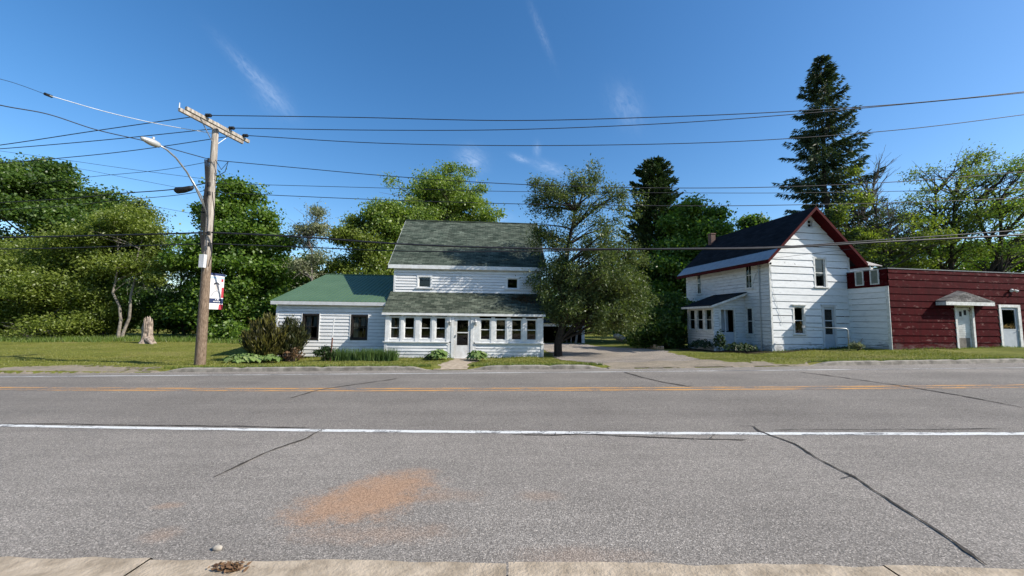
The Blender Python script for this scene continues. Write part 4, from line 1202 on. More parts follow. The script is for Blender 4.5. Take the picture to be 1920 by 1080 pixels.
wire("topmost wire running left from the crossarm above the trees", [(355, 215), (180, 245), (0, 272), (-200, 296)], 14.3, 14.6, start=armN + (armF - armN) * .27 + np.array([-.22, 0, .1]))
wire("second wire running left from the crossarm above the trees", [(392, 241), (200, 262), (0, 279), (-200, 292)], 15.2, 15.6, start=armN + (armF - armN) * .62 + np.array([-.22, 0, .1]))
wire("third wire running left from the crossarm into the big tree", [(424, 256), (250, 282), (95, 298), (-60, 310)], 15.9, 16.8, start=armN + (armF - armN) * .86 + np.array([-.22, 0, .1]))
wire("pale guy wire rising left from the pole top over the road", [(398, 250), (300, 233), (200, 210), (92, 179)], 15.1, 12.4, .014, 'wire_white', name="guy_wire", cat="guy wire")
wire("dark end of the guy wire beyond its black splice", [(86, 177), (40, 160), (0, 148), (-150, 110)], 12.3, 9.0, .008, name="guy_wire", cat="guy wire")
s_ = MB(); s_.tube([at(97, 181, 12.5), at(84, 176, 12.3)], [.05, .05], 8)
tag(s_.build("wire_insulator", M['black']), "small black strain insulator on the pale guy wire", "insulator")
wire("dark service wire crossing the road past the lamp head to the left", [(394, 299), (340, 284), (270, 264), (180, 243), (90, 214), (0, 197), (-150, 160)], 15.1, 9.5, .017)
wire("thin wire sloping left from the pole into the maple top", [(394, 303), (300, 319), (175, 331), (60, 345)], 15.2, 16.5, .010)
wire("faint wire descending to the pole from the far upper left", [(388, 336), (250, 318), (110, 298), (0, 283), (-150, 262)], 15.2, 17.5, .008)
wire("faint wire descending to the splice case from the left trees", [(330, 351), (220, 330), (140, 315), (0, 296)], 15.1, 17.0, .007)
wire("black cable left of the pole carrying the splice case", [(392, 342), (325, 355), (220, 363), (130, 372), (0, 380), (-150, 388)], 15.1, 16.0, .020, name="telephone_cable", cat="cable")
wire("thin cable just under the splice case on the left", [(392, 356), (330, 366), (230, 375), (120, 386), (0, 394)], 15.2, 16.0, .013, name="telephone_cable", cat="cable")
wire("thick upper cable running left across the willows", [(390, 436), (250, 440), (120, 443), (0, 445), (-200, 447)], 15.0, 15.4, .034, name="telephone_cable", cat="cable")
wire("thinner lower cable running left across the willows", [(388, 457), (250, 461), (120, 465), (0, 467), (-200, 468)], 15.1, 15.5, .022, name="telephone_cable", cat="cable")
wire("faint low wire left of the pole above the grey shrubs", [(384, 405), (310, 391), (240, 378), (150, 366)], 15.3, 18, .007)
wire("service drop from the cables to the gabled house's front corner", [(1445, 480), (1510, 477), (1586, 468), (1760, 452), (1960, 428)], 19.9, 14.2, .009, start=np.array((13.63, 20.05, 5.1)))
s_ = MB(); s_.tube([at(328, 357, 15.0), at(332, 357, 15.0), at(345, 356, 15.0), at(357, 353, 15.0), at(362, 351, 15.0)], [.06, .13, .12, .10, .05], 10)
tag(s_.build("splice_case", M['black'], smooth=True), "black splice case hung on the cable left of the pole", "splice case")

# ------------------------------------------------------------------ vegetation
def unit(n):
    v = rng.normal(size=(n, 3)); return v / np.linalg.norm(v, axis=1, keepdims=True)
def leaves(C, Lh, Wh, up=.5, jit=.5):
    """one pointed leaf-sized face at every point of C"""
    n = len(C)
    nr = unit(n) + np.array([0, 0, up]); nr /= np.linalg.norm(nr, axis=1, keepdims=True)
    t = np.cross(nr, unit(n)); t /= np.linalg.norm(t, axis=1, keepdims=True) + 1e-9
    b = np.cross(nr, t)
    s = (1 + rng.uniform(-jit, jit, (n, 1)))
    V = np.empty((n, 4, 3))
    V[:, 0] = C - t * Lh * s; V[:, 1] = C + b * Wh * s + t * Lh * .15 * s; V[:, 2] = C + t * Lh * s; V[:, 3] = C - b * Wh * s + t * Lh * .15 * s
    return V.reshape(-1, 3)
def stems(C, T, Lh, Wh, jit=.3):
    """narrow strips along direction T"""
    n = len(C)
    T = T / (np.linalg.norm(T, axis=1, keepdims=True) + 1e-9)
    b = np.cross(T, unit(n)); b /= np.linalg.norm(b, axis=1, keepdims=True) + 1e-9
    s = (1 + rng.uniform(-jit, jit, (n, 1)))
    V = np.empty((n, 4, 3))
    V[:, 0] = C - b * Wh * .6; V[:, 1] = C + T * Lh * s * .5 - b * Wh; V[:, 2] = C + T * Lh * s; V[:, 3] = C + T * Lh * s * .45 + b * Wh
    return V.reshape(-1, 3)

def limb(mb, a, b, r0, r1, sag=.15, n=5, seed=0, k=6):
    q = random.Random(seed)
    a, b = np.array(a, float), np.array(b, float)
    ln = np.linalg.norm(b - a)
    pts = []
    for i in range(n + 1):
        t = i / n
        p = a + (b - a) * t
        p = p + np.array([q.uniform(-1, 1), q.uniform(-1, 1), q.uniform(-.6, .6)]) * ln * .045 * math.sin(math.pi * t)
        p[2] += sag * ln * math.sin(math.pi * t) * .5
        pts.append(p)
    mb.tube(pts, list(np.linspace(r0, r1, n + 1)), k, cap=False)
    return pts

def tree(name, label, base_px, D, blobs, mat, bark='bark', trunk_r=.25, leaf=(.16, .10), per=150, clump=.6, nlimb=26, group="trees behind the houses", cat="tree", trunks=1, vis=1.0, flat=.65, seed=1, lean=0, bough=5, spread=.20):
    """blobs: (px, py, half width px, half height px, clumps) seen at distance D"""
    k = D / FPX
    bx = at(base_px[0], base_px[1], D)[0]
    base = np.array([bx, D, ground(bx, D)])
    o = empty(name, base, 0, label, cat, group)
    CL = []
    for (cx, cy, hw, hh, n) in blobs:
        c = at(cx, cy, D)
        dr = np.clip(hw * .9, 0, 95)
        ext = np.array([hw * k, dr * k, hh * k])
        nbh = max(3, int(n / bough))                       # boughs near the outside, each carrying several leaf clumps
        bo = unit(nbh) * (rng.uniform(0, 1, (nbh, 1)) ** .24)
        which = rng.integers(0, nbh, n)
        p = c + bo[which] * ext + rng.normal(size=(n, 3)) * np.minimum(ext * np.array([spread, spread, spread * .5]), [1.1, 1.1, .55])
        CL.append(p)
    CL = np.concatenate(CL) - base
    CL[:, 2] = np.maximum(CL[:, 2], .25)
    zt, zl = CL[:, 2].max(), np.percentile(CL[:, 2], 8)
    tm = MB()
    q = random.Random(seed)
    tops = []
    for j in range(trunks):
        tx = CL[:, 0].mean() * .55 + (q.uniform(-1, 1) * np.std(CL[:, 0]) if trunks > 1 else 0)
        off = (j - (trunks - 1) / 2) * trunk_r * 1.6
        tp = limb(tm, (off, 0, -.3), (off + tx + lean, q.uniform(-.5, .5), zt * .86), trunk_r, .03, 0, 9, seed + j, 9)
        tops.append(np.array(tp))
    idx = rng.permutation(len(CL))[:nlimb]
    for i in idx:
        c = CL[i]
        tr = tops[int(rng.integers(len(tops)))]
        hz = np.clip(c[2] - np.hypot(c[0], c[1]) * rng.uniform(.35, .8), zl * .35, zt * .8)
        a = tr[np.argmin(np.abs(tr[:, 2] - hz))]
        r = trunk_r * rng.uniform(.16, .34)
        pts = limb(tm, a, c, r, .012, .12, 5, int(i) + seed, 5)
        for _ in range(2):
            c2 = c + rng.normal(size=3) * clump * 1.2
            limb(tm, pts[3], c2, r * .4, .008, .05, 3, int(i) * 3 + _, 4)
    tm.build("trunk", M[bark], o, smooth=True)
    n = int(per * vis * 1.4)
    leaf = (leaf[0] * .76, leaf[1] * .76)
    sz = rng.uniform(.6, 1.35, (len(CL), 1, 1)) * clump
    pts = CL[:, None, :] + rng.normal(size=(len(CL), n, 3)) * np.array([1, 1, flat]) * sz * .62
    pts = pts.reshape(-1, 3)
    pts = pts[pts[:, 2] > .03]
    np_mesh("crown", leaves(pts, leaf[0], leaf[1]), 4, L[mat], o)
    return o

def conifer(name, label, base_px, D, top_px, R, mat, bark='bark_dark', step=.42, nb=8, droop=.35, start=.08, prof=.85, group="trees behind the houses", seed=3, gap=0.0, tuft=(.42, .07), dens=1.0, upt=.12):
    bx = at(base_px[0], base_px[1], D)[0]
    base = np.array([bx, D, ground(bx, D)])
    top = at(top_px[0], top_px[1], D) - base
    H = top[2]
    o = empty(name, base, 0, label, "tree", group)
    q = random.Random(seed)
    tm = MB()
    tl = limb(tm, (0, 0, -.3), top, H * .016, .02, 0, 10, seed, 9)
    NC, NT_ = [], []
    z = H * start
    while z < H * .99:
        t = z / H
        rr = R * (1 - t) ** prof * (1 - .35 * max(0, .25 - t) / .25)
        for b in range(nb):
            if q.random() < gap: continue
            az = q.uniform(0, 2 * math.pi)
            ln = rr * q.uniform(.55, 1.18) + .25
            c0 = np.array([top[0] * t, top[1] * t, z + q.uniform(-.2, .2)])
            d = np.array([math.cos(az), math.sin(az), 0])
            pts = []
            for s in np.linspace(0, 1, 6):
                pts.append(c0 + d * ln * s + np.array([0, 0, -droop * ln * (s - .15) * (1 - t * .5) + upt * ln * s * s * 1.6 + t * .3 * ln * s]))
            tm.tube(pts, [max(.012, .035 * (1 - t))] * 3 + [.015, .012, .006], 4, cap=False)
            m_ = int((16 + ln * 34) * dens)
            s = rng.uniform(.12, 1.0, m_)
            side = rng.uniform(-1, 1, m_) * (.10 + .26 * ln * (1 - s) ** .7)
            lat = np.array([-d[1], d[0], 0])
            P_ = np.array([np.array(pts)[min(4, int(u * 5))] * (1 - (u * 5 - min(4, int(u * 5)))) + np.array(pts)[min(4, int(u * 5)) + 1] * (u * 5 - min(4, int(u * 5))) for u in s])
            P_ = P_ + lat * side[:, None]; P_[:, 2] -= np.abs(side) * .35
            dirv = d * .7 + lat * np.sign(side)[:, None] * .55 + np.array([0, 0, -.45 if droop > 0 else .35]) + rng.normal(size=(m_, 3)) * .28
            NC.append(P_); NT_.append(dirv)
        z += step * q.uniform(.75, 1.25) * (1 - .4 * t)
    tm.build("trunk", M[bark], o, smooth=True)
    np_mesh("crown", stems(np.concatenate(NC), np.concatenate(NT_), *tuft), 4, L[mat], o)
    return o

TL = "trees along the left lawn"
tree("maple_tree", "tall dark green maple rising at the far left edge", (60, 632), 44,
     [(15, 325, 75, 45, 80), (95, 365, 80, 60, 110), (-70, 350, 90, 80, 80), (170, 405, 65, 60, 80), (30, 450, 120, 70, 120), (190, 510, 70, 80, 60)], 'maple_dark', trunk_r=.4, leaf=(.19, .13), per=190, clump=.95, group=TL, seed=11)
tree("willow_tree", "light olive willow sweeping down to the grass at the left edge", (70, 636), 33,
     [(40, 500, 85, 55, 80), (110, 560, 80, 65, 90), (0, 580, 80, 55, 70), (-60, 520, 60, 90, 60), (60, 615, 110, 22, 60), (150, 520, 60, 50, 50)], 'olive', 'bark_grey', .22, (.13, .06), 210, .75, 30, TL, seed=12)
tree("willow_tree", "olive willow between the left edge willow and the pale twin trunks", (190, 632), 35,
     [(195, 465, 75, 45, 80), (240, 430, 45, 50, 50), (165, 540, 55, 60, 74), (175, 602, 48, 28, 50), (255, 490, 40, 45, 40)], 'olive', 'bark_grey', .2, (.13, .065), 200, .75, 26, TL, seed=13)
tree("birch_tree", "tree with pale twin trunks just left of the broken stump", (226, 616), 32.6,
     [(240, 440, 45, 40, 24), (255, 480, 40, 36, 22), (285, 500, 36, 30, 14), (215, 420, 40, 35, 18)], 'olive', 'bark_pale', .13, (.13, .07), 150, .7, 18, TL, trunks=2, seed=14)
tree("grey_willow", "greyish half bare willow left of the utility pole", (325, 632), 40,
     [(335, 470, 45, 45, 32), (310, 530, 45, 45, 32), (355, 520, 35, 70, 32)], 'grey', 'bark_grey', .2, (.12, .05), 110, .7, 60, TL, seed=15)
tree("bushy_tree", "dark green bushy tree behind the broken stump", (345, 634), 37,
     [(340, 590, 60, 40, 50), (375, 560, 40, 60, 40), (300, 585, 40, 40, 24)], 'maple_dark', 'bark', .18, (.15, .09), 190, .75, 16, TL, seed=16)
tree("maple_tree", "dense rounded maple right behind the utility pole", (470, 636), 36,
     [(448, 392, 52, 42, 60), (470, 440, 62, 55, 80), (455, 500, 80, 50, 90), (495, 545, 55, 60, 60), (425, 560, 55, 60, 60), (400, 470, 35, 50, 30), (455, 610, 80, 30, 50)], 'maple', 'bark_dark', .3, (.16, .11), 220, .85, 30, TL, seed=17)
TB = "trees behind the white house"
tree("sparse_tree", "thin greyish tree with airy crown left of the green roof's ridge", (578, 600), 35,
     [(578, 415, 32, 32, 34), (572, 465, 34, 40, 34), (585, 505, 28, 40, 20)], 'grey', 'bark_grey', .16, (.12, .055), 66, .65, 48, TB, seed=18)
tree("bushy_tree", "dark low tree behind the green roof's ridge", (560, 590), 44, [(555, 530, 50, 40, 36), (600, 510, 40, 30, 26)], 'maple_dark', 'bark', .2, (.17, .11), 150, .8, 14, TB, seed=19)
tree("ash_tree", "mid green tree standing over the green roof's ridge", (655, 600), 38,
     [(662, 425, 36, 34, 34), (660, 475, 42, 50, 44), (690, 455, 40, 55, 40), (670, 510, 50, 30, 26)], 'olive', 'bark_dark', .2, (.14, .085), 150, .75, 36, TB, seed=20)
tree("tall_tree", "tallest yellow green tree above the white house's roof", (830, 600), 44,
     [(828, 356, 50, 36, 70), (812, 395, 70, 45, 70), (870, 408, 54, 38, 56), (850, 435, 70, 40, 40)], 'yellow', 'bark', .35, (.15, .09), 180, .85, 30, TB, seed=21, bough=3, spread=.25)
tree("leafy_tree", "yellow green tree leaning out beside the white house's left roof edge", (735, 600), 40,
     [(725, 415, 48, 40, 46), (745, 455, 55, 50, 50), (705, 480, 40, 50, 36), (770, 420, 40, 40, 30)], 'yellow', 'bark', .25, (.15, .09), 190, .78, 28, TB, seed=22)
tree("cedar_tree", "tall ragged cedar standing between the white house and the driveway", (1047, 667), 20.2,
     [(1085, 365, 58, 36, 30), (1035, 375, 44, 26, 18), (1145, 400, 50, 40, 22), (1012, 405, 22, 36, 7), (1080, 425, 78, 40, 26), (1135, 460, 55, 40, 24), (1060, 485, 50, 50, 20), (1120, 525, 80, 40, 90), (1168, 550, 54, 46, 90), (1085, 575, 65, 36, 60), (1135, 590, 65, 30, 66), (1045, 560, 36, 45, 26), (1012, 465, 18, 40, 8), (1000, 345, 14, 12, 4), (1116, 324, 11, 16, 6), (1074, 345, 22, 18, 9), (1034, 352, 22, 14, 7), (1150, 372, 20, 14, 6), (1004, 440, 16, 16, 4), (1100, 480, 70, 40, 34), (1150, 500, 50, 40, 40), (1030, 520, 40, 40, 24)],
     'cedar', 'bark_dark', .23, (.085, .030), 98, .36, 130, "trees around the driveway", trunks=1, flat=.95, seed=23, bough=1.1, spread=.12)
TD = "trees around the driveway"
conifer("pine_tree", "dark conical pine behind the driveway", (1228, 620), 42, (1226, 302), 4.9, 'pine', step=.62, nb=10, droop=-.10, start=.18, prof=.50, group=TD, seed=31, tuft=(.36, .085), dens=1.25, upt=.06)
tree("maple_tree", "bright green rounded maple right of the dark pine", (1312, 640), 38,
     [(1318, 408, 40, 32, 44), (1335, 450, 40, 45, 44), (1285, 445, 38, 40, 36), (1305, 500, 62, 50, 66), (1270, 520, 45, 60, 40), (1300, 580, 60, 45, 44)], 'maple', 'bark_dark', .25, (.17, .115), 200, .85, 22, TD, seed=24)
tree("bushy_tree", "dark shaded tree at the back of the driveway", (1190, 640), 43, [(1195, 540, 50, 60, 50), (1150, 570, 55, 50, 46), (1100, 570, 45, 40, 30), (1215, 600, 40, 35, 24)], 'maple_dark', 'bark_dark', .25, (.18, .12), 170, .85, 14, TD, seed=25)
tree("round_bush", "large dark bush between the driveway and the gabled house", (1240, 655), 25.5, [(1235, 618, 50, 34, 70), (1270, 600, 40, 45, 50), (1205, 635, 26, 18, 20)], 'maple_dark', 'bark_dark', .1, (.11, .06), 230, .5, 14, "shrubs near the houses", "bush", seed=26)
TR = "trees behind the gabled house"
tree("maple_tree", "small dark maple peeping over the black roof left of the spruce", (1405, 600), 48, [(1405, 428, 26, 18, 24), (1395, 470, 50, 35, 40), (1370, 490, 40, 30, 24)], 'maple_dark', 'bark', .2, (.2, .13), 150, .9, 12, TR, seed=27)
conifer("spruce_tree", "tall ragged dark spruce towering over the gabled house", (1545, 600), 34, (1540, 104), 5.9, 'spruce', step=.58, nb=8, droop=.50, start=.2, prof=.80, group=TR, seed=32, gap=.28, tuft=(.42, .05), dens=1.25, upt=.22)
def dead_tree():
    D = 33; base_px = (1612, 600)
    bx = at(1612, 600, D)[0]; base = np.array([bx, D, ground(bx, D)])
    o = empty("dead_tree", base, 0, "bare dead tree with grey upswept branches right of the spruce", "tree", TR)
    tm = MB(); q = random.Random(9)
    def grow(p, d, ln, r, lvl):
        e = p + d * ln
        pts = limb(tm, p, e, r, r * .45, -.02, 5, q.randint(0, 9999), 5)
        if lvl == 0: return
        for k in range(6 if lvl > 1 else 5):
            t = q.uniform(.25, 1)
            a = pts[int(t * 5)]
            nd = d + np.array([q.uniform(-.75, .9), q.uniform(-.7, .7), q.uniform(-.15, .4)]); nd /= np.linalg.norm(nd)
            grow(a, nd, ln * q.uniform(.35, .6), r * .45, lvl - 1)
    for tx, h in ((1618, 300), (1640, 330), (1598, 360)):
        e = at(tx, h + 70, D) - base
        d = e / np.linalg.norm(e)
        grow(np.array([0, 0, -.2]), d, np.linalg.norm(e), .15, 0)
        for k in range(11):
            a = e * q.uniform(.55, 1.0)
            nd = np.array([q.uniform(-.5, .95), q.uniform(-.6, .6), q.uniform(.45, 1.1)]); nd /= np.linalg.norm(nd)
            grow(a, nd, q.uniform(2.2, 5.0), .075, 2)
    tm.build("trunk", M['bark_grey'], o, smooth=True)
dead_tree()
tree("leafy_tree", "yellow green leafy tree under the dead branches", (1640, 600), 31, [(1625, 440, 50, 42, 40), (1680, 440, 55, 40, 38), (1590, 400, 28, 55, 14), (1665, 480, 60, 30, 40), (1600, 345, 16, 30, 4)], 'olive', 'bark_dark', .2, (.12, .065), 95, .62, 60, TR, seed=28)
tree("locust_tree", "broad airy tree with dark forked trunk above the red building", (1750, 600), 33,
     [(1790, 330, 50, 34, 26), (1850, 310, 45, 30, 24), (1750, 380, 70, 40, 40), (1820, 380, 70, 45, 40), (1700, 420, 55, 40, 30), (1780, 440, 80, 40, 44), (1740, 480, 70, 25, 30)], 'olive', 'bark_dark', .30, (.11, .06), 48, .68, 110, TR, trunks=2, seed=29, bough=2.5)
tree("locust_tree", "airy tree at the right edge above the second white door", (1862, 600), 31,
     [(1880, 320, 45, 34, 24), (1910, 370, 50, 45, 34), (1870, 420, 70, 40, 44), (1960, 400, 60, 80, 40), (1880, 475, 70, 30, 40)], 'yellow', 'bark_dark', .28, (.11, .06), 52, .66, 90, TR, trunks=2, seed=30, bough=2.5)
tree("leafy_tree", "bushy dark green tree low behind the red building's roof", (1790, 600), 40, [(1790, 490, 120, 28, 60), (1690, 480, 60, 30, 30), (1890, 490, 80, 30, 36)], 'maple', 'bark', .2, (.16, .1), 150, .8, 14, TR, seed=33)

# far-off woods
def woods():
    C_ = []
    for i in range(1500):
        x = rng.uniform(-125, 125); y = rng.uniform(58, 86) - .001 * x * x * 0
        h = rng.uniform(0, 1) ** .8 * (6.5 + 2.5 * math.sin(x * .13) + 1.5 * math.sin(x * .41 + 2))
        C_.append((x, y, ground(x, y) + .4 + h))
    for i in range(1900):  # unseen woods added behind the camera to darken the window reflections
        x = rng.uniform(-90, 150); y = rng.uniform(-44, -32)
        C_.append((x, y, tilt(x) + .4 + rng.uniform(0, 1) ** .8 * (8 + 2.5 * math.sin(x * .21))))
    for i in range(1100):                          # unseen woods added to the east, hiding the bright horizon from the panes
        a = rng.uniform(0, 1); x = 140 + 70 * a + rng.uniform(-5, 5); y = -36 + 60 * a * a + rng.uniform(-6, 6)
        C_.append((x, y, 1.2 + .4 + rng.uniform(0, 1) ** .8 * 13))
    C_ = np.array(C_)
    n = 46
    p = (C_[:, None, :] + rng.normal(size=(len(C_), n, 3)) * np.array([1.2, 1.2, .85])).reshape(-1, 3)
    o = np_mesh("distant_woods", leaves(p, .42, .28), 4, L['maple_dark'])
    tag(o, "dark woods in the distance behind the houses, with unseen woods added across the road", "woods", None, "stuff")
woods()

# shrubs --------------------------------------------------------------
def fan_shrub(name, label, bpx, D, w, h, n, mat, group="shrubs near the houses", seed=1, dead=0, spread=1.0, tuft=(.16, .03), per=70):
    bx = at(bpx[0], bpx[1], D)[0]; base = np.array([bx, D, ground(bx, D)])
    o = empty(name, base, 0, label, "shrub", group)
    q = random.Random(seed); tm = MB(); NC, ND = [], []
    for i in range(n):
        a = q.uniform(0, 6.283); r = q.uniform(0, 1) ** .6
        tip = np.array([math.cos(a) * r * w * spread, math.sin(a) * r * w * .8, h * q.uniform(.55, 1.0) * (1 - .45 * r * r)])
        b0 = np.array([math.cos(a) * r * w * .3, math.sin(a) * r * w * .3, 0])
        pts = limb(tm, b0, tip, .022, .006, -.1, 5, i + seed, 4)
        pts = np.array(pts)
        s = rng.uniform(.3, 1, per) * 4.99
        P_ = pts[s.astype(int)] + (pts[s.astype(int) + 1] - pts[s.astype(int)]) * (s % 1)[:, None] + rng.normal(size=(per, 3)) * .06
        d = (tip - b0) / np.linalg.norm(tip - b0)
        NC.append(P_); ND.append(d * .9 + np.array([0, 0, .35]) + rng.normal(size=(per, 3)) * .33)
    tm.build("branches", M['bark'], o)
    np_mesh("foliage", stems(np.concatenate(NC), np.concatenate(ND), *tuft), 4, L[mat], o)
    return o
fan_shrub("yew_shrub", "spiky golden brown yew at the left corner of the green roofed wing", (497, 668), 17.9, 1.0, 2.25, 80, 'yew_gold', seed=41, tuft=(.26, .022), per=90)
fan_shrub("yew_shrub", "dark green yew in front of the wing's left window", (540, 667), 18.4, .85, 2.15, 46, 'yew', seed=42, tuft=(.24, .026), per=90)
fan_shrub("dry_branch_pile", "orange brown dead branches at the foot of the dark yew", (552, 664), 17.9, .40, .62, 12, 'brown', seed=43, tuft=(.09, .025), per=40)
og = MB(); op = gpt(538, 672)
for (dx, dz, h) in ((-.06, 0, .5), (.08, 0, .42), (0, .3, .2)): og.tube([(op[0] + dx, op[1], ground(op[0], op[1]) - .05), (op[0] + dx * .3, op[1] + .03, ground(op[0], op[1]) + h)], .025, 6)
og.tube([(op[0] - .12, op[1] - .02, ground(op[0], op[1]) + .02), (op[0] + .15, op[1] - .02, ground(op[0], op[1]) + .03)], .03, 6)
tag(og.build("garden_ornament", M['orange']), "small rusty orange garden ornament standing by the dark yew", "ornament")

def hosta(label, bpx, D, R, n, leafL=.30, leafW=.11, mat='hosta', squash=1.0, h=.5, name="hosta_plant", group="hostas in front of the white house", cat="plant", dx=1.0):
    bx = at(bpx[0], bpx[1], D)[0]; base = np.array([bx, D, ground(bx, D)])
    o = MB()
    q = random.Random(label)
    for i in range(n):
        a = q.uniform(0, 6.283); rr = R * q.uniform(.1, 1)
        cx, cy = math.cos(a) * rr * .55 * dx, math.sin(a) * rr * .55
        d = Vector((math.cos(a + q.uniform(-.5, .5)), math.sin(a + q.uniform(-.5, .5)), 0)); s = Vector((-d.y, d.x, 0))
        l = leafL * q.uniform(.7, 1.2); w = leafW * q.uniform(.7, 1.2); z0 = h * q.uniform(.3, 1) * (1.1 - .5 * rr / R)
        p0 = Vector((cx, cy, z0 * .75)); p1 = p0 + d * l * .45 + Vector((0, 0, l * .32)); p2 = p0 + d * l + Vector((0, 0, l * q.uniform(-.25, .15)))
        up = Vector((0, 0, .03))
        vs = [p0, p0 + d * l * .3 + s * w + up * 2 + Vector((0, 0, l * .2)), p1, p0 + d * l * .3 - s * w + up * 2 + Vector((0, 0, l * .2)), p0 + d * l * .72 + s * w * .8 + Vector((0, 0, l * .16)), p0 + d * l * .72 - s * w * .8 + Vector((0, 0, l * .16)), p2]
        o.add([tuple(v) for v in vs], [(0, 1, 2), (0, 2, 3), (1, 4, 2), (2, 5, 3), (2, 4, 6), (2, 6, 5)])
    ob = o.build(name, L[mat], recalc=False); ob.location = base
    return tag(ob, label, cat, group)
hosta("wide pale green hosta clump left of the golden yew", (462, 674), 17.0, .95, 190, .30, .10, h=.42, dx=1.35)
hosta("low pale green hosta at the foot of the golden yew", (508, 672), 17.2, .55, 90, .26, .09, h=.36)
hosta("hosta clump at the left side of the porch door", (821, 676), 18.1, .55, 120, .30, .09, h=.55)
hosta("light green hosta at the right side of the porch door", (895, 679), 18.0, .55, 130, .32, .09, h=.55)
hosta("purplish low plant left of the door's left hosta", (806, 678), 18.0, .3, 50, .2, .06, 'weed', h=.3, name="garden_plant", group="small plants by the porch")

def blades(name, label, P_, h, w, mat, kind=None, group=None, cat="plants", lean=.35):
    n = len(P_)
    d = np.array([0, 0, 1.0]) + rng.normal(size=(n, 3)) * np.array([lean, lean, .1])
    d /= np.linalg.norm(d, axis=1, keepdims=True)
    s = rng.uniform(.55, 1.2, (n, 1)) * h
    a = rng.uniform(0, 6.283, n); b = np.stack([np.cos(a), np.sin(a), 0 * a], 1) * w
    V = np.empty((n, 3, 3)); V[:, 0] = P_ - b; V[:, 1] = P_ + b; V[:, 2] = P_ + d * s
    o = np_mesh(name, V.reshape(-1, 3), 3, L[mat])
    return tag(o, label, cat, group, kind)
iris = []
A0, A1 = np.array([-8.55, 17.9]), np.array([-5.35, 18.15])
for i in range(2600):
    t = rng.uniform(0, 1); x, y = A0 + (A1 - A0) * t + rng.normal(size=2) * np.array([.08, .16])
    iris.append((x, y, ground(x, y) - .02))
blades("iris_row", "row of upright iris leaves along the wing's front wall", np.array(iris), .58, .018, 'iris', None, None, "plant", .18)
tree("small_bush", "small round dark bush at the left end of the iris row", (612, 674), 17.7, [(612, 664, 13, 9, 26)], 'weed', 'bark', .03, (.05, .025), 120, .13, 6, "shrubs near the houses", "bush", seed=51)
st_ = gpt(619, 677); st = MB(); zst = ground(st_[0], st_[1])
st.tube([(st_[0], st_[1], zst - .2), (st_[0] + .03, st_[1], zst + .9)], .032, 8)
so = empty("sign_post", (0, 0, 0), 0, "thin rusty metal stake standing at the left end of the iris row", "post")
so.location = (st_[0], st_[1], zst)
st = MB(); st.tube([(0, 0, -.2), (.05, 0, 1.05)], .034, 8); st.build("stake", M['rust'], so)
st = MB(); st.tube([(.05, 0, 1.05), (.08, 0, 1.85)], .022, 8); st.box(.05, .11, -.02, .02, 1.85, 1.93); st.build("upper_rod", M['trim_grey'], so)

for i, (px, py, D, hw, hh, n, lab) in enumerate([(1350, 628, 20.6, 10, 26, 26, "tall dark weeds in front of the side porch door"), (1385, 654, 20.4, 34, 7, 40, "low dark weeds along the gabled house's left wall"), (1318, 652, 22.0, 26, 8, 30, "low dark shrubs in front of the side porch windows")]):
    hosta(lab, (px, 660), D, [.5, 1.1, 1.0][i], [230, 330, 260][i], .15, .045, 'weed', h=[1.5, .6, .75][i], name=["tall_weeds", "low_weeds", "low_shrub"][i], group="weeds beside the gabled house", dx=[.8, 1.6, 1.4][i])
tree("weeds", "pale weeds at the foot of the pipe handrail", (1597, 660), 18.9, [(1598, 655, 10, 6, 14)], 'grey', 'bark', .02, (.05, .02), 60, .14, 6, "weeds beside the gabled house", "plant", seed=66)
# tree stump
sp = gpt(276, 634)
D_ = 28.8
sx = at(276, 634, D_)[0]
SK = .70
so = empty("tree_stump", (sx, D_, ground(sx, D_)), 0, "tall splintered pale tree stump at the edge of the lawn", "tree stump")
sb = MB()
n = 18
q = random.Random(4)
prof = [(-.2, 1.0), (0, .82), (.25, .58), (.7, .46), (1.2, .48), (1.6, .42)]
tops = [1.9 + .7 * abs(math.sin(i * 1.7)) * q.uniform(.4, 1) for i in range(n)]
ring = []
for (z, r) in prof:
    for i in range(n):
        a = 2 * math.pi * i / n; rr = r * (1 + .16 * math.sin(3 * a + z * 2) + .12 * math.sin(7 * a))
        sb.v.append((rr * math.cos(a) * .9, rr * math.sin(a) * .8, z))
for i in range(n):
    a = 2 * math.pi * i / n; sb.v.append((.30 * math.cos(a), .28 * math.sin(a), tops[i] * .95))
for i in range(n):
    a = 2 * math.pi * i / n; sb.v.append((.14 * math.cos(a), .14 * math.sin(a), 1.4))
for j in range(len(prof) + 1):
    for i in range(n): sb.f.append((j * n + i, j * n + (i + 1) % n, (j + 1) * n + (i + 1) % n, (j + 1) * n + i))
sb.build("trunk", M['stump'], so); so.scale = (SK, SK, .88)
sb = MB()
for i in range(7):
    a = q.uniform(0, 6.28); sb.tube([(.3 * math.cos(a), .3 * math.sin(a), .9), (.38 * math.cos(a), .38 * math.sin(a), 1.5), (.36 * math.cos(a), .36 * math.sin(a), 1.5 + q.uniform(.3, .8))], [.10, .07, .015], 6)
sb.tube([(.3, -.3, .35), (.8, -.5, .15), (1.2, -.6, -.1)], [.25, .17, .08], 8)
sb.build("splinters", M['stump'], so)
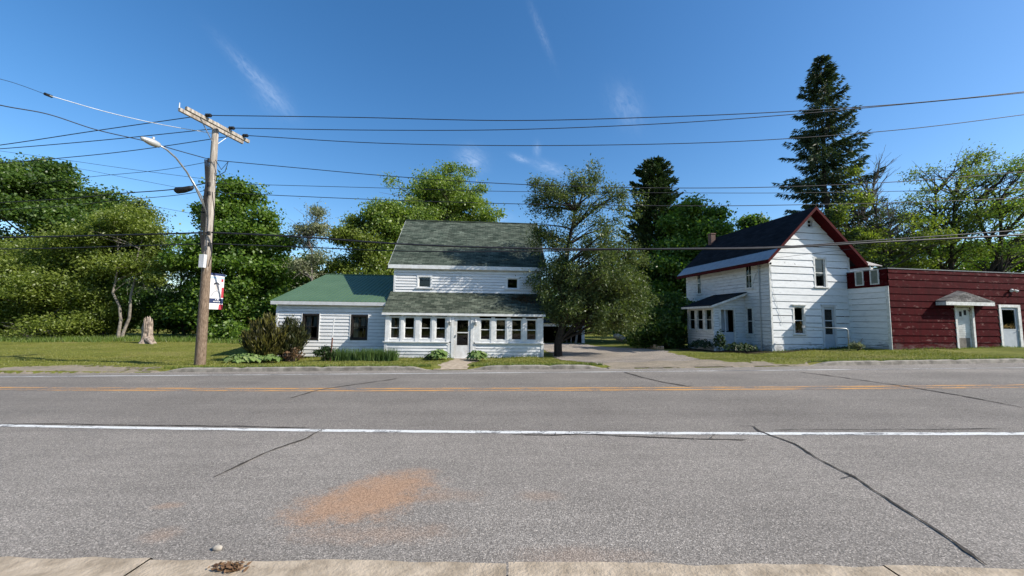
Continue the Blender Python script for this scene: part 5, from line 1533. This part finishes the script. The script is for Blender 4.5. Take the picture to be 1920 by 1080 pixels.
# fallen branches at the far left
for i, (a, b) in enumerate((((5, 637), (52, 628)), ((35, 640), (105, 618)), ((60, 634), (130, 640)))):
    A_, B_ = at(*a, 31.0), at(*b, 31.4); A_[2] = ground(A_[0], 31) + .05; B_[2] = max(B_[2], ground(B_[0], 31.4) + .1)
    fb = MB(); p_ = limb(fb, A_, B_, .06, .015, .05, 6, i + 3, 6)
    for k in range(7): limb(fb, p_[k % 6], np.array(p_[k % 6]) + rng.normal(size=3) * np.array([.7, .3, .35]) + [0, 0, .2], .02, .006, 0, 3, k, 4)
    tag(fb.build("fallen_branch", M['bark_pale'] if i == 0 else M['bark_grey']), ["pale fallen branch at the left edge of the lawn", "grey fallen branch sticking up beside the pale one", "grey fallen branch lying flat right of the others"][i], "branch", "fallen branches under the willows")

# grass blades
def scatter(n, x0, x1, y0, y1, ok=lambda x, y: True):
    out = []
    for _ in range(n):
        x = rng.uniform(x0, x1); y = rng.uniform(y0, y1)
        if y > kerb_y(x) + .25 and ok(x, y): out.append((x, y, ground(x, y) - .005))
    return np.array(out)
drv = [(3.3, 13), (3.0, 14.8), (2.4, 17), (2.1, 19), (2.1, 21.5), (2.0, 30), (2.6, 40), (7.6, 40), (7.0, 33), (7.7, 27), (8.7, 22.5), (8.6, 18), (8.0, 15.6), (8.3, 14.4), (11.0, 14.0), (11.2, 13)]
ro4, ro88 = RAD(4), RAD(8.8)
def free(x, y):
    if inpoly(x, y, drv): return False
    if -2.85 < x < -1.4 and y < 19.4: return False
    if x < -12 and x > -18.6 and y < 14.1: return False
    u = (x + 6.2) * math.cos(ro4) + (y - 19) * math.sin(ro4); v = -(x + 6.2) * math.sin(ro4) + (y - 19) * math.cos(ro4)
    if -5.6 < u < 7.9 and v > (.9 if u < 0 else 0): return False
    u = (x - 13.6) * math.cos(ro88) + (y - 20.2) * math.sin(ro88); v = -(x - 13.6) * math.sin(ro88) + (y - 20.2) * math.cos(ro88)
    if -2 < u < 5 and v > (0 if u > 0 else 1.8): return False
    if u >= 5 and v > -2.2: return False
    return True
Pg = np.concatenate([scatter(70000, -24, 20, 13.5, 20, free), scatter(45000, -45, -11, 17, 33, free), scatter(5000, 7, 11, 24, 40, lambda x, y: not inpoly(x, y, drv))])
blades("grass", "mown yellowish green lawn grass", Pg, .055, .011, 'grass', "stuff", None, "grass", .5)
Pt = scatter(26000, -62, -15, 28.5, 36, lambda x, y: y > 29.5 + .8 * math.sin(x * .4) + .05 * (x + 30))
blades("tall_grass", "taller unmown grass along the tree line at the left", Pt, .40, .022, 'tallgrass', "stuff", None, "grass", .35)
Pe = []
for _ in range(5200):                          # ragged fringe along kerbs and house walls
    r = rng.uniform()
    if r < .45: x = rng.uniform(-12.2, 3.2); y = kerb_y(x) + .22 + abs(rng.normal()) * .05
    elif r < .7: x = rng.uniform(10.8, 24); y = kerb_y(x) + .22 + abs(rng.normal()) * .05
    elif r < .85:
        u = rng.uniform(-5.6, 7.8); v = (.85 if u < 0 else -.04) - abs(rng.normal()) * .05
        x = -6.2 + u * math.cos(ro4) - v * math.sin(ro4); y = 19 + u * math.sin(ro4) + v * math.cos(ro4)
    else:
        u = rng.uniform(-.1, 14); v = -abs(rng.normal()) * .1 - (.05 if u < 5 else 2.2)
        x = 13.6 + u * math.cos(ro88) - v * math.sin(ro88); y = 20.2 + u * math.sin(ro88) + v * math.cos(ro88)
    if -2.8 < x < -1.45: continue
    Pe.append((x, y, ground(x, y) - .005))
blades("edge_grass", "ragged grass fringe along kerbs and walls", np.array(Pe), .13, .012, 'tallgrass', "stuff", None, "grass", .45)

# small things on the near pavement
p = gpt(407, 1031)
b_ = MB(); b_.blob((0, 0, .012), (.035, .022, .02), 2, .25)
o = b_.build("pebble", M['stone'], smooth=True); o.location = (p[0], p[1], tilt(p[0])); tag(o, "small pale pebble lying on the near side of the road", "pebble")
p = at(432, 1067, 2.62)
d_ = ray(432, 1067); t_ = (tilt(-1.9) + .12 - CAM[2]) / d_[2]; p = CAM + d_ * t_
lv = []
for i in range(150):
    c = np.array([rng.normal() * .05, rng.normal() * .022, .006 + abs(rng.normal()) * .008]); lv.append(c)
o = np_mesh("leaf_clump", leaves(np.array(lv), .018, .008, 1.5), 4, L['brown']); o.location = (p[0], p[1], tilt(p[0]) + .12)
tag(o, "small clump of dry brown leaves on the near concrete edge", "leaves")

# ------------------------------------------------------------------ light and sky
EL, AZ = RAD(36.5), RAD(107)
sd_ = Vector((math.sin(AZ) * math.cos(EL), math.cos(AZ) * math.cos(EL), math.sin(EL)))
sun = bpy.data.lights.new("sun", 'SUN'); sun.energy = 5.0; sun.angle = RAD(.5); sun.color = (1, .935, .83)
so = bpy.data.objects.new("sun", sun); COL.objects.link(so); so.rotation_euler = sd_.to_track_quat('Z', 'Y').to_euler(); so.location = (20, -5, 30)
w = bpy.data.worlds.new("World"); sc.world = w; w.use_nodes = True
nt = w.node_tree; nt.nodes.clear()
N = nt.nodes.new; LK = nt.links.new
out = N("ShaderNodeOutputWorld"); bg = N("ShaderNodeBackground"); LK(bg.outputs[0], out.inputs[0])
sky = N("ShaderNodeTexSky"); sky.sky_type = 'NISHITA'; sky.sun_disc = False; sky.sun_elevation = EL; sky.sun_rotation = AZ
sky.altitude = 300; sky.air_density = 1.0; sky.dust_density = .75; sky.ozone_density = 1.6
bg.inputs[1].default_value = .128
hs = N("ShaderNodeHueSaturation"); hs.inputs["Value"].default_value = 1.06; hs.inputs["Saturation"].default_value = 1.32; hs.inputs["Hue"].default_value = .501
LK(sky.outputs[0], hs.inputs["Color"])
col = hs.outputs[0]
tc = N("ShaderNodeTexCoord")
def vm(op, a, b=None):
    o = N("ShaderNodeVectorMath"); o.operation = op
    LK(a, o.inputs[0])
    if b is not None:
        if isinstance(b, tuple): o.inputs[1].default_value = b
        else: LK(b, o.inputs[1])
    return o
def mth(op, a, b):
    o = N("ShaderNodeMath"); o.operation = op
    for i, c_ in ((0, a), (1, b)):
        if isinstance(c_, (int, float)): o.inputs[i].default_value = c_
        else: LK(c_, o.inputs[i])
    return o.outputs[0]
# wisps of cirrus: soft streaks in given directions of the sky
def cirrus(c, ax, la, lb, amount, sc1):
    global col
    d = np.array(ray(*c)); d /= np.linalg.norm(d)
    e = np.array(ray(*ax)); e /= np.linalg.norm(e)
    u = e - d * (e @ d); u /= np.linalg.norm(u); v = np.cross(d, u)
    du = mth('DIVIDE', vm('DOT_PRODUCT', tc.outputs["Generated"], tuple(u)).outputs["Value"], la)
    dv = mth('DIVIDE', vm('DOT_PRODUCT', tc.outputs["Generated"], tuple(v)).outputs["Value"], lb)
    fw = vm('DOT_PRODUCT', tc.outputs["Generated"], tuple(d)).outputs["Value"]
    cb = N("ShaderNodeCombineXYZ"); LK(mth('MULTIPLY', du, la * sc1), cb.inputs[0]); LK(mth('MULTIPLY', dv, lb * sc1 * 2.2), cb.inputs[1]); cb.inputs[2].default_value = c[0] * .01
    nz = N("ShaderNodeTexNoise"); LK(cb.outputs[0], nz.inputs[0]); nz.inputs["Scale"].default_value = 1; nz.inputs["Detail"].default_value = 7; nz.inputs["Roughness"].default_value = .62; nz.inputs["Distortion"].default_value = .6
    r2 = mth('ADD', mth('MULTIPLY', du, du), mth('MULTIPLY', dv, dv))
    g_ = mth('POWER', 2.718, mth('MULTIPLY', r2, -1.0))
    f = mth('MULTIPLY', mth('MULTIPLY', g_, mth('GREATER_THAN', fw, 0)), amount)
    rp = N("ShaderNodeMapRange"); LK(nz.outputs[0], rp.inputs[0]); rp.inputs[1].default_value = .25; rp.inputs[2].default_value = .85
    f = mth('MULTIPLY', f, rp.outputs[0])
    mx = N("ShaderNodeMix"); mx.data_type = 'RGBA'; LK(f, mx.inputs[0]); LK(col, mx.inputs[6]); mx.inputs[7].default_value = (7.5, 8.2, 9.2, 1)
    col = mx.outputs[2]
cirrus((485, 150), (545, 212), .060, .011, .20, 70)
cirrus((512, 185), (545, 222), .035, .024, .12, 70)
cirrus((885, 300), (912, 314), .030, .024, 0.29, 55)
cirrus((975, 297), (995, 305), .020, .006, 0.35, 60)
cirrus((1030, 315), (1060, 325), .035, .012, 0.23, 50)
cirrus((1007, 280), (1007, 262), .014, .008, 0.20, 60)
cirrus((1015, 60), (1035, 110), .050, .007, .10, 80)
cirrus((1175, 200), (1195, 235), .045, .026, 0.14, 45)
cirrus((930, 408), (955, 410), .035, .012, 0.26, 50)
LK(col, bg.inputs[0])
sc.view_settings.view_transform = 'Standard'; sc.view_settings.look = 'None'; sc.view_settings.exposure = 0.5; sc.view_settings.gamma = 1
sc.cycles.max_bounces = 6; sc.cycles.transparent_max_bounces = 8
